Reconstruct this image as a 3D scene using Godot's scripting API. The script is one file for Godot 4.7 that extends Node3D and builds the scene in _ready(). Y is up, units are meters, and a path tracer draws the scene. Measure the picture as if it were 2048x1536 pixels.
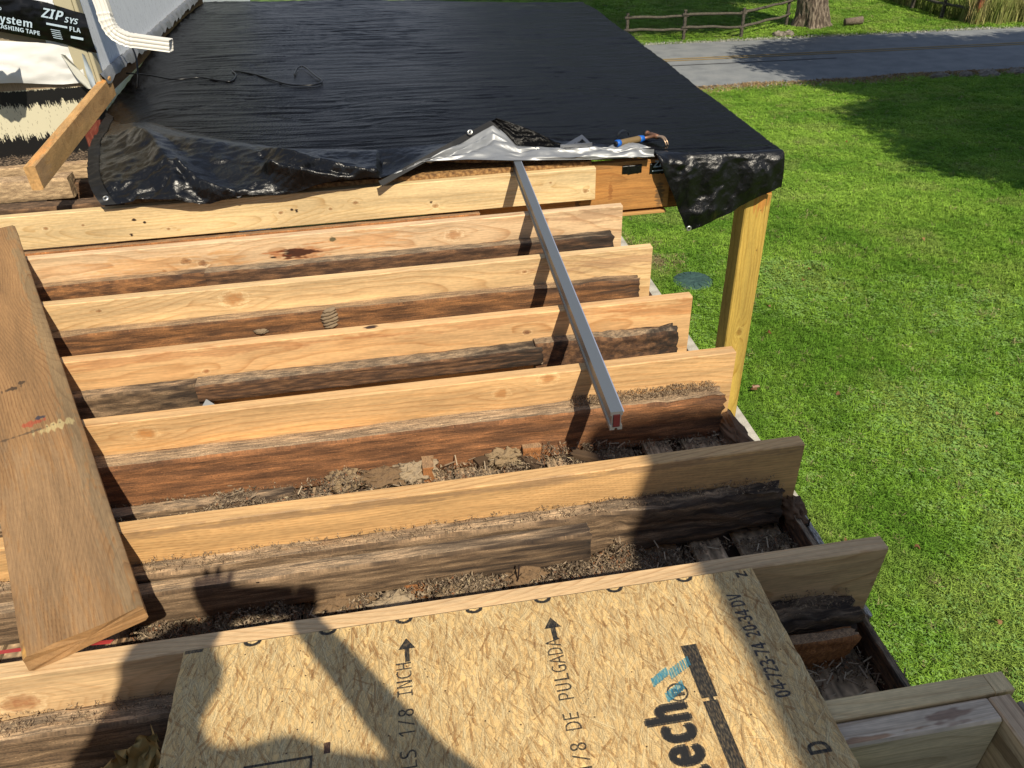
extends Node3D
# A porch roof under repair: new joists beside rotten old ones, a tarped roof, a lawn and a road.
# x runs along the joists towards the eave, z towards the photographer, y up; 0 is the top of the joists at the eave.

var used := {}
var rng := RandomNumberGenerator.new()
var na := FastNoiseLite.new()
var nb := FastNoiseLite.new()
var nc := FastNoiseLite.new()
var cam: Camera3D
const SUN := Vector3(-0.192, -0.729, -0.657)
const CAM := Vector3(-0.9154, 1.2309, 1.8403)
const BACK := [0.0, -1.6253, -1.1545, -0.7433, -0.3493, 0.0, 0.4322, 0.7851]   # back edge of each new joist, 1..7
const JT := 0.038

# ---------------------------------------------------------------- scene tree
func numbered(called: String) -> String:
	if not used.has(called):
		used[called] = 0
		return called
	used[called] += 1
	return "%s_%03d" % [called, used[called]]

func numbered_in(parent: Node3D, called: String) -> String:
	var n := 0
	var name_now := called
	while parent.has_node(NodePath(name_now)):
		n += 1
		name_now = "%s_%03d" % [called, n]
	return name_now

func tag(o: Node3D, label: String, category := "", group := "", kind := "") -> Node3D:
	if label: o.set_meta("label", label)
	if category: o.set_meta("category", category)
	if group: o.set_meta("group", group)
	if kind: o.set_meta("kind", kind)
	return o

func thing(called: String, label: String, category: String, at := Vector3.ZERO, group := "") -> Node3D:
	var o := Node3D.new()
	o.name = numbered(called)
	add_child(o)
	o.position = at
	tag(o, label, category, group)
	return o

func part(called: String, mesh: Mesh, m: Material, parent: Node3D = self, xf := Transform3D.IDENTITY) -> MeshInstance3D:
	var o := MeshInstance3D.new()
	o.name = numbered(called) if parent == self else numbered_in(parent, called)
	o.mesh = mesh
	o.material_override = m
	o.transform = xf
	parent.add_child(o, true)
	return o

func solo(called: String, mesh: Mesh, m: Material, label: String, category: String, at := Vector3.ZERO, group := "") -> MeshInstance3D:
	var o := part(called, mesh, m, self, Transform3D(Basis.IDENTITY, at))
	tag(o, label, category, group)
	return o

func structure(called: String, mesh: Mesh, m: Material) -> MeshInstance3D:
	var o := part(called, mesh, m)
	o.set_meta("kind", "structure")
	return o

# ---------------------------------------------------------------- materials
func mat(c: Color, rough := 0.8, metal := 0.0, tex: Texture2D = null) -> StandardMaterial3D:
	var m := StandardMaterial3D.new()
	m.albedo_color = c
	m.roughness = rough
	m.metallic = metal
	if tex: m.albedo_texture = tex
	return m

func image_tex(bytes: PackedByteArray, w: int, h: int) -> ImageTexture:
	var im := Image.create_from_data(w, h, false, Image.FORMAT_RGB8, bytes)
	return ImageTexture.create_from_image(im)

func noise(seed_n: int, freq: float, octaves := 3) -> FastNoiseLite:
	var n := FastNoiseLite.new()
	n.seed = seed_n
	n.noise_type = FastNoiseLite.TYPE_SIMPLEX_SMOOTH
	n.frequency = freq
	n.fractal_octaves = octaves
	return n

func bump_tex(size: int, freq: float, strength: float, seed_n: int, stretch := 1.0) -> ImageTexture:
	var n := noise(seed_n, freq, 4)
	var im: Image
	if stretch == 1.0:
		im = n.get_seamless_image(size, size)
	else:
		im = n.get_image(size, int(size * stretch))
		im.resize(size, size, Image.INTERPOLATE_CUBIC)
	im.convert(Image.FORMAT_RGBA8)
	im.bump_map_to_normal_map(strength)
	return ImageTexture.create_from_image(im)

func patchy_tex(size: int, cols: Array, freq: float, seed_n: int, grain := 0.12) -> ImageTexture:
	# blotches of several colours plus a fine grain
	var n1 := noise(seed_n, freq, 4)
	var im1 := n1.get_seamless_image(size, size)
	var d := im1.get_data()
	var out := PackedByteArray()
	out.resize(size * size * 3)
	var r := RandomNumberGenerator.new()
	r.seed = seed_n
	var k := cols.size() - 1
	for i in size * size:
		var v: float = clampf((d[i] / 255.0 - 0.15) * 1.4, 0, 0.999) * k
		var a: int = int(v)
		var c: Color = (cols[a] as Color).lerp(cols[a + 1], v - a)
		var g: float = 1.0 + (r.randf() - 0.5) * 2.0 * grain
		out[i * 3] = clampi(int(c.r * g * 255), 0, 255)
		out[i * 3 + 1] = clampi(int(c.g * g * 255), 0, 255)
		out[i * 3 + 2] = clampi(int(c.b * g * 255), 0, 255)
	return image_tex(out, size, size)

# Sawn lumber: growth rings about a wandering pith, cut by the board's face. Rows: 72% wide face, 20% edge, 8% end grain.
const FACE := 0.72
const EDGE := 0.92
func lumber_tex(sd: int, L: float, H: float, early: Color, late: Color, ring: float, depth: float, wander: float, knots: Array, stains: Array, w := 1280, hh := 176, side := 0.0) -> ImageTexture:
	var out := PackedByteArray()
	out.resize(w * hh * 3)
	var n1 := noise(sd, 1.0, 2)
	var n2 := noise(sd + 7, 1.0, 2)
	var fh := int(hh * FACE)
	var eh := int(hh * EDGE)
	var pith := PackedFloat32Array(); pith.resize(w)
	var dist := PackedFloat32Array(); dist.resize(w)
	for px in w:
		var x: float = float(px) / w * L
		pith[px] = side + n1.get_noise_1d(x * 0.55 + 9.0) * H * wander
		dist[px] = depth + n2.get_noise_1d(x * 0.5 + 31.0) * depth * 1.1 + x * 0.006
	var fib := PackedFloat32Array(); fib.resize(hh)
	var i := 0
	for py in hh:
		var face: bool = py < fh
		var v: float
		if face: v = (float(py) / fh - 0.5) * H
		elif py < eh: v = (float(py - fh) / (eh - fh) - 0.5) * 0.038
		else: v = float(py - eh) / (hh - eh) * 0.1
		for px in w:
			var x: float = float(px) / w * L
			var r: float
			if face:
				var dv: float = v - pith[px]
				r = sqrt(dv * dv + dist[px] * dist[px]) + n1.get_noise_2d(x * 2.4, v * 9.0) * ring * 0.6
			elif py < eh:
				r = v * 0.55 + dist[px] * 0.5 + n1.get_noise_2d(x * 1.6, v * 20.0) * ring * 0.5
			else:
				r = sqrt((v + 0.06) * (v + 0.06) + pow((float(px) / w - 0.5) / 1.2, 2)) * 0.6
			var col := early
			var kd := 1.0
			var kk := Color.BLACK
			if face:
				for k in knots:
					var kx: float = k[0] - x
					var R: float = k[2]
					if absf(kx) < R * 9.0:
						var kv: float = (v - k[1])
						r += R * 1.5 * exp(-(kx * kx / (16.0 * R * R) + kv * kv / (5.0 * R * R))) * clampf(kv / (R * 0.4), -1.0, 1.0)
						var q: float = sqrt(kx * kx * 0.45 + kv * kv) / R + n2.get_noise_2d(x * 45, v * 45) * 0.28
						if q < 1.25:
							kd = q
							kk = k[3]
			var t: float = r / ring
			var f: float = t - floorf(t)
			var s: float = f * f * f * f * f * (1.0 - smoothstep(0.93, 1.0, f)) * (0.75 + 0.5 * n2.get_noise_2d(x * 1.7 + 80.0, v * 14.0)) * 0.95
			if not face and py >= eh: s *= 0.4
			col = early.lerp(late, clampf(s, 0.0, 1.0))
			if kd < 1.0:
				var inner: Color = kk.lerp(late, clampf(0.25 + 0.5 * kd + 0.3 * sin(kd * 15.0 + n2.get_noise_2d(x * 90.0, v * 90.0) * 2.0), 0.0, 1.0))
				col = inner.lerp(col, 0.30 + smoothstep(0.5, 1.0, kd) * 0.6)
				if kd > 0.80 and kd < 0.95: col = col.lerp(kk, 0.35 * (0.5 + n1.get_noise_2d(x * 30.0, v * 30.0)))
			elif kd < 1.25:
				col = col.lerp(late, (1.25 - kd) * 1.2)
			var g: float = 1.0 + n2.get_noise_2d(x * 9.0, v * 700.0) * 0.13 + n1.get_noise_2d(x * 1.3, v * 12.0 + 50.0) * 0.12 + n2.get_noise_2d(x * 40.0, v * 90.0) * 0.04
			for st in stains:
				if face == (st[6] < 0.5):
					var sx: float = (x - st[0]) / st[2]
					var sv: float = (v - st[1]) / st[3]
					var q2: float = sx * sx + sv * sv
					if q2 < 3.0:
						var e: float = 1.0 - sqrt(q2) + n1.get_noise_2d(x * 5.0, v * 60.0) * 0.8 + n2.get_noise_2d(x * 30.0, v * 90.0) * 0.3
						if e > 0.0: col = col.lerp(st[4], clampf(e * 3.0, 0.0, 1.0) * st[5])
			out[i] = clampi(int(col.r * g * 255.0), 0, 255)
			out[i + 1] = clampi(int(col.g * g * 255.0), 0, 255)
			out[i + 2] = clampi(int(col.b * g * 255.0), 0, 255)
			i += 3
	return image_tex(out, w, hh)

# Old weathered lumber: fibrous streaks, dark rot blotches and pale scuffs.
func weathered_tex(sd: int, face_a: Color, face_b: Color, rot: Color, edge_a: Color, edge_b: Color, rot_from: float, w := 1408, hh := 160) -> ImageTexture:
	var out := PackedByteArray()
	out.resize(w * hh * 3)
	var n1 := noise(sd, 1.0, 3)
	var n2 := noise(sd + 3, 1.0, 2)
	var r := RandomNumberGenerator.new()
	r.seed = sd
	var fh := int(hh * FACE)
	var i := 0
	for py in hh:
		var face: bool = py < fh
		for px in w:
			var x: float = float(px) / w
			var a: float = n1.get_noise_2d(x * 12.0, py * 0.045)
			var st: float = n2.get_noise_2d(x * 22.0, py * 0.9)
			var fine: float = n2.get_noise_2d(px * 0.35, py * 0.95 + 300.0)
			var c: Color
			if face: c = face_a.lerp(face_b, clampf(0.5 + a * 1.1 + st * 0.3, 0, 1))
			else: c = edge_a.lerp(edge_b, clampf(0.5 + a * 0.9 + st * 0.8, 0, 1))
			var ro: float = n1.get_noise_2d(x * 9.0 + 40.0, py * 0.05) * 0.55 + (x - rot_from) * 2.6 - 0.22 + st * 0.45 + fine * 0.15
			if ro > 0.0: c = c.lerp(rot, clampf(ro * 2.2, 0, 0.8))
			var g: float = 1.0 + st * 0.26 + fine * 0.24 + n2.get_noise_2d(px * 0.06, py * 1.7 + 90.0) * 0.16
			if r.randf() < 0.006: g *= 1.45
			if r.randf() < 0.006: g *= 0.5
			out[i] = clampi(int(c.r * g * 255.0), 0, 255)
			out[i + 1] = clampi(int(c.g * g * 255.0), 0, 255)
			out[i + 2] = clampi(int(c.b * g * 255.0), 0, 255)
			i += 3
	return image_tex(out, w, hh)

# ---------------------------------------------------------------- meshes
func tri(st: SurfaceTool, a: Vector3, b: Vector3, c: Vector3, n: Vector3, ua := Vector2.ZERO, ub := Vector2.ZERO, uc := Vector2.ZERO) -> void:
	if (c - a).cross(b - a).dot(n) < 0.0:
		st.set_uv(ua); st.add_vertex(a); st.set_uv(uc); st.add_vertex(c); st.set_uv(ub); st.add_vertex(b)
	else:
		st.set_uv(ua); st.add_vertex(a); st.set_uv(ub); st.add_vertex(b); st.set_uv(uc); st.add_vertex(c)

func quad(st: SurfaceTool, a: Vector3, b: Vector3, c: Vector3, d: Vector3, n: Vector3, ua := Vector2(0, 0), ub := Vector2(1, 0), uc := Vector2(1, 1), ud := Vector2(0, 1)) -> void:
	tri(st, a, b, c, n, ua, ub, uc)
	tri(st, a, c, d, n, ua, uc, ud)

func begin(smooth := -1) -> SurfaceTool:
	var st := SurfaceTool.new()
	st.begin(Mesh.PRIMITIVE_TRIANGLES)
	st.set_smooth_group(smooth)
	return st

func done(st: SurfaceTool, tangents := false) -> ArrayMesh:
	st.generate_normals()
	if tangents: st.generate_tangents()
	return st.commit()

# A board x 0..L, y -H..0, z -T..0 with chamfered long edges; wear > 0 roughens and rots it.
func board(L: float, H: float, T: float, bev := 0.003, wear := 0.0, sd := 1, segs := 1, slant := 0.0, rot_end := 0.0) -> ArrayMesh:
	var ring: Array = []      # [y, z, v, smooth group]
	var nf: int = 1 if wear == 0.0 else (4 if wear < 0.002 else 11)
	var nt: int = 1 if wear == 0.0 else (3 if wear < 0.002 else 5)
	var strips: Array = []    # [p0, p1, v0, v1, group]
	var b := bev
	var lo := func(p0: Vector2, p1: Vector2, v0: float, v1: float, n: int, grp: int) -> void:
		for k in n:
			strips.append([p0.lerp(p1, float(k) / n), p0.lerp(p1, float(k + 1) / n), lerpf(v0, v1, float(k) / n), lerpf(v0, v1, float(k + 1) / n), grp])
	lo.call(Vector2(-b, 0), Vector2(-H + b, 0), 0.01, FACE - 0.01, nf, 1)
	lo.call(Vector2(-H + b, 0), Vector2(-H, -b), FACE - 0.01, FACE - 0.015, 1, 2 if wear == 0.0 else 1)
	lo.call(Vector2(-H, -b), Vector2(-H, -T + b), EDGE - 0.01, FACE + 0.01, nt, 3)
	lo.call(Vector2(-H, -T + b), Vector2(-H + b, -T), FACE - 0.015, FACE - 0.01, 1, 4)
	lo.call(Vector2(-H + b, -T), Vector2(-b, -T), FACE - 0.01, 0.01, nf, 5)
	lo.call(Vector2(-b, -T), Vector2(0, -T + b), 0.01, 0.015, 1, 6)
	lo.call(Vector2(0, -T + b), Vector2(0, -b), FACE + 0.01, EDGE - 0.01, nt, 7 if wear == 0.0 else 1)
	lo.call(Vector2(0, -b), Vector2(-b, 0), 0.015, 0.01, 1, 8 if wear == 0.0 else 1)
	var n1 := noise(sd, 1.0, 3)
	var pos := func(x: float, p: Vector2) -> Vector3:
		var q := Vector3(x, p.x, p.y)
		if wear > 0.0:
			var e: float = rot_end * smoothstep(L - 0.75, L, x)
			var amp: float = wear * (1.0 + 2.5 * e)
			var top: float = 1.0 if p.x > -H * 0.4 else 0.35
			q.y += (n1.get_noise_3d(x * 5.0, p.x * 9.0, p.y * 14.0) + 0.6 * n1.get_noise_3d(x * 26.0, p.x * 30.0, p.y * 40.0)) * amp * top
			q.z += (n1.get_noise_3d(x * 4.0 + 50.0, p.x * 16.0, p.y * 9.0) + 0.5 * n1.get_noise_3d(x * 24.0 + 9.0, p.x * 60.0, p.y * 20.0)) * amp * 0.8
			var crack: float = n1.get_noise_3d(x * 2.2, p.x * 75.0, p.y * 75.0 + 40.0)
			if crack > 0.18 and wear > 0.002:
				var cd: float = minf((crack - 0.18) * 3.0, 1.0) * wear * 1.6 * (1.0 + e)
				if p.y > -0.002: q.z -= cd
				elif p.x > -0.002: q.y -= cd
			if x > L - 0.001: q.x += n1.get_noise_3d(3.0, p.x * 60.0, p.y * 90.0) * minf(wear * 4.5, 0.018)
			if e > 0.0 and p.x > -H * 0.5: q.y -= e * wear * 1.5
		q.x += slant * p.x
		return q
	var st := begin()
	var mid := Vector3(0, -H * 0.5, -T * 0.5)
	for s in strips:
		st.set_smooth_group(s[4])
		var p0: Vector2 = s[0]
		var p1: Vector2 = s[1]
		var m2 := (p0 + p1) * 0.5
		var nn := Vector3(0, m2.x + H * 0.5, m2.y + T * 0.5)
		var e2 := (p1 - p0)
		nn = Vector3(0, e2.y, -e2.x)
		if nn.dot(Vector3(0, m2.x, m2.y) - mid) < 0.0: nn = -nn
		for k in segs:
			var u0: float = float(k) / segs
			var u1: float = float(k + 1) / segs
			quad(st, pos.call(u0 * L, p0), pos.call(u1 * L, p0), pos.call(u1 * L, p1), pos.call(u0 * L, p1), nn, Vector2(u0, s[2]), Vector2(u1, s[2]), Vector2(u1, s[3]), Vector2(u0, s[3]))
	st.set_smooth_group(-1)
	for s in strips:
		for e3 in [0, 1]:
			var x: float = e3 * L
			var c := Vector3(x, mid.y, mid.z) + Vector3(slant * mid.y, 0, 0)
			if wear > 0.002 and e3 == 1: c.x -= 0.008
			var f := func(p: Vector2) -> Vector2: return Vector2(0.5 + p.x * 1.2, EDGE + 0.01 - p.y / T * 0.06)
			tri(st, c, pos.call(x, s[0]), pos.call(x, s[1]), Vector3(e3 * 2 - 1, 0, 0), f.call(Vector2(mid.y, mid.z)), f.call(s[0]), f.call(s[1]))
	return done(st)

func box(st: SurfaceTool, c: Vector3, s: Vector3, bas := Basis.IDENTITY, uvs := 1.0) -> void:
	var h := s * 0.5
	for ax in 3:
		for sg in [-1.0, 1.0]:
			var n := Vector3.ZERO; n[ax] = sg
			var u := Vector3.ZERO; u[(ax + 1) % 3] = 1
			var v := Vector3.ZERO; v[(ax + 2) % 3] = 1
			var hu: float = h[(ax + 1) % 3]
			var hv: float = h[(ax + 2) % 3]
			var o: Vector3 = n * h[ax]
			quad(st, c + bas * (o - u * hu - v * hv), c + bas * (o + u * hu - v * hv), c + bas * (o + u * hu + v * hv), c + bas * (o - u * hu + v * hv), bas * n,
				Vector2(-hu, -hv) * uvs, Vector2(hu, -hv) * uvs, Vector2(hu, hv) * uvs, Vector2(-hu, hv) * uvs)

func box_mesh(c: Vector3, s: Vector3, bas := Basis.IDENTITY, uvs := 1.0) -> ArrayMesh:
	var st := begin()
	box(st, c, s, bas, uvs)
	return done(st)

# A box with all twelve edges chamfered.
func chamfer_box(s: Vector3, b: float) -> ArrayMesh:
	var st := begin()
	var h := s * 0.5
	var corner := func(sx: float, sy: float, sz: float, ax: int) -> Vector3:
		var p := Vector3(sx * (h.x - b), sy * (h.y - b), sz * (h.z - b))
		if ax == 0: p.x = sx * h.x
		elif ax == 1: p.y = sy * h.y
		else: p.z = sz * h.z
		return p
	for ax in 3:
		var u := (ax + 1) % 3
		var v := (ax + 2) % 3
		for sg in [-1.0, 1.0]:
			var q: Array = []
			for uv in [[-1.0, -1.0], [1.0, -1.0], [1.0, 1.0], [-1.0, 1.0]]:
				var sgn := [0.0, 0.0, 0.0]
				sgn[ax] = sg; sgn[u] = uv[0]; sgn[v] = uv[1]
				q.append(corner.call(sgn[0], sgn[1], sgn[2], ax))
			var n := Vector3.ZERO; n[ax] = sg
			quad(st, q[0], q[1], q[2], q[3], n)
		for su in [-1.0, 1.0]:
			for sv in [-1.0, 1.0]:
				var q: Array = []
				for k in [[-1.0, u], [1.0, u], [1.0, v], [-1.0, v]]:
					var sgn := [0.0, 0.0, 0.0]
					sgn[ax] = k[0]; sgn[u] = su; sgn[v] = sv
					q.append(corner.call(sgn[0], sgn[1], sgn[2], k[1]))
				var n := Vector3.ZERO; n[u] = su; n[v] = sv
				quad(st, q[0], q[1], q[2], q[3], n)
	for sx in [-1.0, 1.0]:
		for sy in [-1.0, 1.0]:
			for sz in [-1.0, 1.0]:
				tri(st, corner.call(sx, sy, sz, 0), corner.call(sx, sy, sz, 1), corner.call(sx, sy, sz, 2), Vector3(sx, sy, sz))
	return done(st)

# A smooth sheet over a grid of points (nx columns, ny rows).
func sheet(p: PackedVector3Array, nx: int, ny: int, uv: PackedVector2Array, up: Vector3, cols := PackedColorArray()) -> ArrayMesh:
	var nor := PackedVector3Array(); nor.resize(nx * ny)
	var idx := PackedInt32Array()
	var mid := p[(ny / 2) * nx + nx / 2]
	var t1 := p[(ny / 2) * nx + nx / 2 + 1] - mid
	var t2 := p[(ny / 2 + 1) * nx + nx / 2] - mid
	var sgn: float = 1.0 if t1.cross(t2).dot(up) > 0.0 else -1.0
	for y in ny:
		for x in nx:
			var a := p[y * nx + mini(x + 1, nx - 1)] - p[y * nx + maxi(x - 1, 0)]
			var b := p[mini(y + 1, ny - 1) * nx + x] - p[maxi(y - 1, 0) * nx + x]
			nor[y * nx + x] = (a.cross(b) * sgn).normalized()
			if x < nx - 1 and y < ny - 1:
				var i := y * nx + x
				if sgn > 0.0: idx.append_array([i, i + nx, i + 1, i + 1, i + nx, i + nx + 1])
				else: idx.append_array([i, i + 1, i + nx, i + 1, i + nx + 1, i + nx])
	var arr := []
	arr.resize(Mesh.ARRAY_MAX)
	arr[Mesh.ARRAY_VERTEX] = p
	arr[Mesh.ARRAY_NORMAL] = nor
	arr[Mesh.ARRAY_TEX_UV] = uv
	if cols.size() > 0: arr[Mesh.ARRAY_COLOR] = cols
	arr[Mesh.ARRAY_INDEX] = idx
	var m := ArrayMesh.new()
	m.add_surface_from_arrays(Mesh.PRIMITIVE_TRIANGLES, arr)
	var st := SurfaceTool.new()
	st.create_from(m, 0)
	st.generate_tangents()
	return st.commit()

# A tube along points; prof is a list of 2-D points (side, up) or empty for a circle of radius r.
func tube(st: SurfaceTool, pts: Array, r: float, sides := 8, r_end := -1.0) -> void:
	var prev: Array = []
	var up := Vector3(0.13, 0.97, 0.21).normalized()
	for i in pts.size():
		var a: Vector3 = pts[maxi(i - 1, 0)]
		var b: Vector3 = pts[mini(i + 1, pts.size() - 1)]
		var d := (b - a).normalized()
		var s := d.cross(up)
		if s.length() < 0.05: s = d.cross(Vector3.RIGHT)
		s = s.normalized()
		var u := s.cross(d).normalized()
		var rr: float = r if r_end < 0.0 else lerpf(r, r_end, float(i) / (pts.size() - 1))
		var cur: Array = []
		for k in sides + 1:
			var t: float = TAU * k / sides
			cur.append((pts[i] as Vector3) + (s * cos(t) + u * sin(t)) * rr)
		if i > 0:
			for k in sides:
				quad(st, prev[k], prev[k + 1], cur[k + 1], cur[k], ((cur[k] + cur[k + 1]) * 0.5 - (pts[i] as Vector3)), Vector2(float(k) / sides, i - 1), Vector2(float(k + 1) / sides, i - 1), Vector2(float(k + 1) / sides, i), Vector2(float(k) / sides, i))
		if i == 0 or i == pts.size() - 1:
			for k in sides:
				tri(st, pts[i], cur[k], cur[k + 1], -d if i == 0 else d)
		prev = cur

func tube_mesh(pts: Array, r: float, sides := 8, r_end := -1.0) -> ArrayMesh:
	var st := begin(1)
	tube(st, pts, r, sides, r_end)
	return done(st)

func lathe(st: SurfaceTool, prof: Array, sides: int, xf := Transform3D.IDENTITY) -> void:
	# prof: Vector2(radius, height) about the y axis
	for i in prof.size() - 1:
		var a: Vector2 = prof[i]
		var b: Vector2 = prof[i + 1]
		for k in sides:
			var t0: float = TAU * k / sides
			var t1: float = TAU * (k + 1) / sides
			var f := func(p: Vector2, t: float) -> Vector3: return xf * Vector3(p.x * cos(t), p.y, p.x * sin(t))
			var tm := (t0 + t1) * 0.5
			var e := b - a
			var n := Vector3(e.y * cos(tm), -e.x, e.y * sin(tm))
			quad(st, f.call(a, t0), f.call(a, t1), f.call(b, t1), f.call(b, t0), xf.basis * n)

# A bar with a constant outline (list of Vector2 in x, y) pushed along z 0..L.
func extrude(st: SurfaceTool, outline: PackedVector2Array, L: float, xf := Transform3D.IDENTITY) -> void:
	var area := 0.0
	for i in outline.size():
		var p := outline[i]
		var q := outline[(i + 1) % outline.size()]
		area += p.x * q.y - q.x * p.y
	var run := 0.0
	for i in outline.size():
		var p := outline[i]
		var q := outline[(i + 1) % outline.size()]
		var e := q - p
		var n2 := Vector2(e.y, -e.x) * signf(area)
		quad(st, xf * Vector3(p.x, p.y, 0), xf * Vector3(q.x, q.y, 0), xf * Vector3(q.x, q.y, L), xf * Vector3(p.x, p.y, L), xf.basis * Vector3(n2.x, n2.y, 0),
			Vector2(0, run), Vector2(0, run + e.length()), Vector2(L, run + e.length()), Vector2(L, run))
		run += e.length()
	var idx := Geometry2D.triangulate_polygon(outline)
	for k in range(0, idx.size(), 3):
		for zz in [0.0, L]:
			var a := outline[idx[k]]; var b := outline[idx[k + 1]]; var c := outline[idx[k + 2]]
			tri(st, xf * Vector3(a.x, a.y, zz), xf * Vector3(b.x, b.y, zz), xf * Vector3(c.x, c.y, zz), xf.basis * Vector3(0, 0, -1 if zz == 0.0 else 1))

# A lumpy blob: a sphere pushed in and out by noise.
func lump(r: Vector3, sd: int, rough := 0.35, rings := 14) -> ArrayMesh:
	var n := noise(sd, 1.0, 4)
	var st := begin(1)
	var p := func(i: int, k: int) -> Vector3:
		var a: float = PI * i / rings
		var t: float = TAU * (k % (rings * 2)) / (rings * 2)
		var d := Vector3(sin(a) * cos(t), cos(a), sin(a) * sin(t))
		return d * r * (1.0 + rough * (n.get_noise_3dv(d * 2.2) * 1.4 + n.get_noise_3dv(d * 9.0) * 0.6))
	for i in rings:
		for k in rings * 2:
			var a: Vector3 = p.call(i, k); var b: Vector3 = p.call(i, k + 1); var c: Vector3 = p.call(i + 1, k + 1); var d: Vector3 = p.call(i + 1, k)
			var m := a + b + c + d
			if i > 0: tri(st, a, b, c, m)
			if i < rings - 1: tri(st, a, c, d, m)
	return done(st)

func multi(called: String, mesh: Mesh, m: Material, xfs: Array, cols: PackedColorArray, parent: Node3D = self) -> MultiMeshInstance3D:
	var mm := MultiMesh.new()
	mm.transform_format = MultiMesh.TRANSFORM_3D
	mm.use_colors = true
	mm.mesh = mesh
	mm.instance_count = xfs.size()
	var buf := PackedFloat32Array()
	buf.resize(xfs.size() * 16)
	var i := 0
	for k in xfs.size():
		var t: Transform3D = xfs[k]
		var c := cols[k]
		var b := t.basis
		var o := t.origin
		buf[i] = b.x.x; buf[i + 1] = b.y.x; buf[i + 2] = b.z.x; buf[i + 3] = o.x
		buf[i + 4] = b.x.y; buf[i + 5] = b.y.y; buf[i + 6] = b.z.y; buf[i + 7] = o.y
		buf[i + 8] = b.x.z; buf[i + 9] = b.y.z; buf[i + 10] = b.z.z; buf[i + 11] = o.z
		buf[i + 12] = c.r; buf[i + 13] = c.g; buf[i + 14] = c.b; buf[i + 15] = 1.0
		i += 16
	mm.buffer = buf
	var o2 := MultiMeshInstance3D.new()
	o2.name = numbered(called) if parent == self else numbered_in(parent, called)
	o2.multimesh = mm
	o2.material_override = m
	o2.set_meta("kind", "stuff")
	parent.add_child(o2, true)
	return o2

func curve(pts: Array, n: int) -> Array:
	# smooth points through pts
	var out: Array = []
	for i in pts.size() - 1:
		var p0: Vector3 = pts[maxi(i - 1, 0)]
		var p1: Vector3 = pts[i]
		var p2: Vector3 = pts[i + 1]
		var p3: Vector3 = pts[mini(i + 2, pts.size() - 1)]
		for k in n:
			out.append(p1.cubic_interpolate(p2, p0, p3, float(k) / n))
	out.append(pts[-1])
	return out

func table(xs: Array, ys: Array, x: float) -> float:
	if x <= xs[0]: return ys[0]
	for i in xs.size() - 1:
		if x < xs[i + 1]: return lerpf(ys[i], ys[i + 1], (x - xs[i]) / (xs[i + 1] - xs[i]))
	return ys[-1]

# ---------------------------------------------------------------- ground, road
func ground_y(x: float, z: float) -> float:
	var y: float = -2.5 - 0.1259 * clampf(-5.0 - z, 0.0, 13.5)
	return y + na.get_noise_2d(x * 0.5, z * 0.5) * 0.03

const ROAD_D := Vector3(0.9962, 0, 0.0872)
const ROAD_O := Vector3(7.33, -4.2, -18.75)
func road_s(x: float, z: float) -> float:      # metres across the road, 0 = near edge, 5.35 = far edge
	return -((x - ROAD_O.x) * -ROAD_D.z + (z - ROAD_O.z) * ROAD_D.x)

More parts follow.
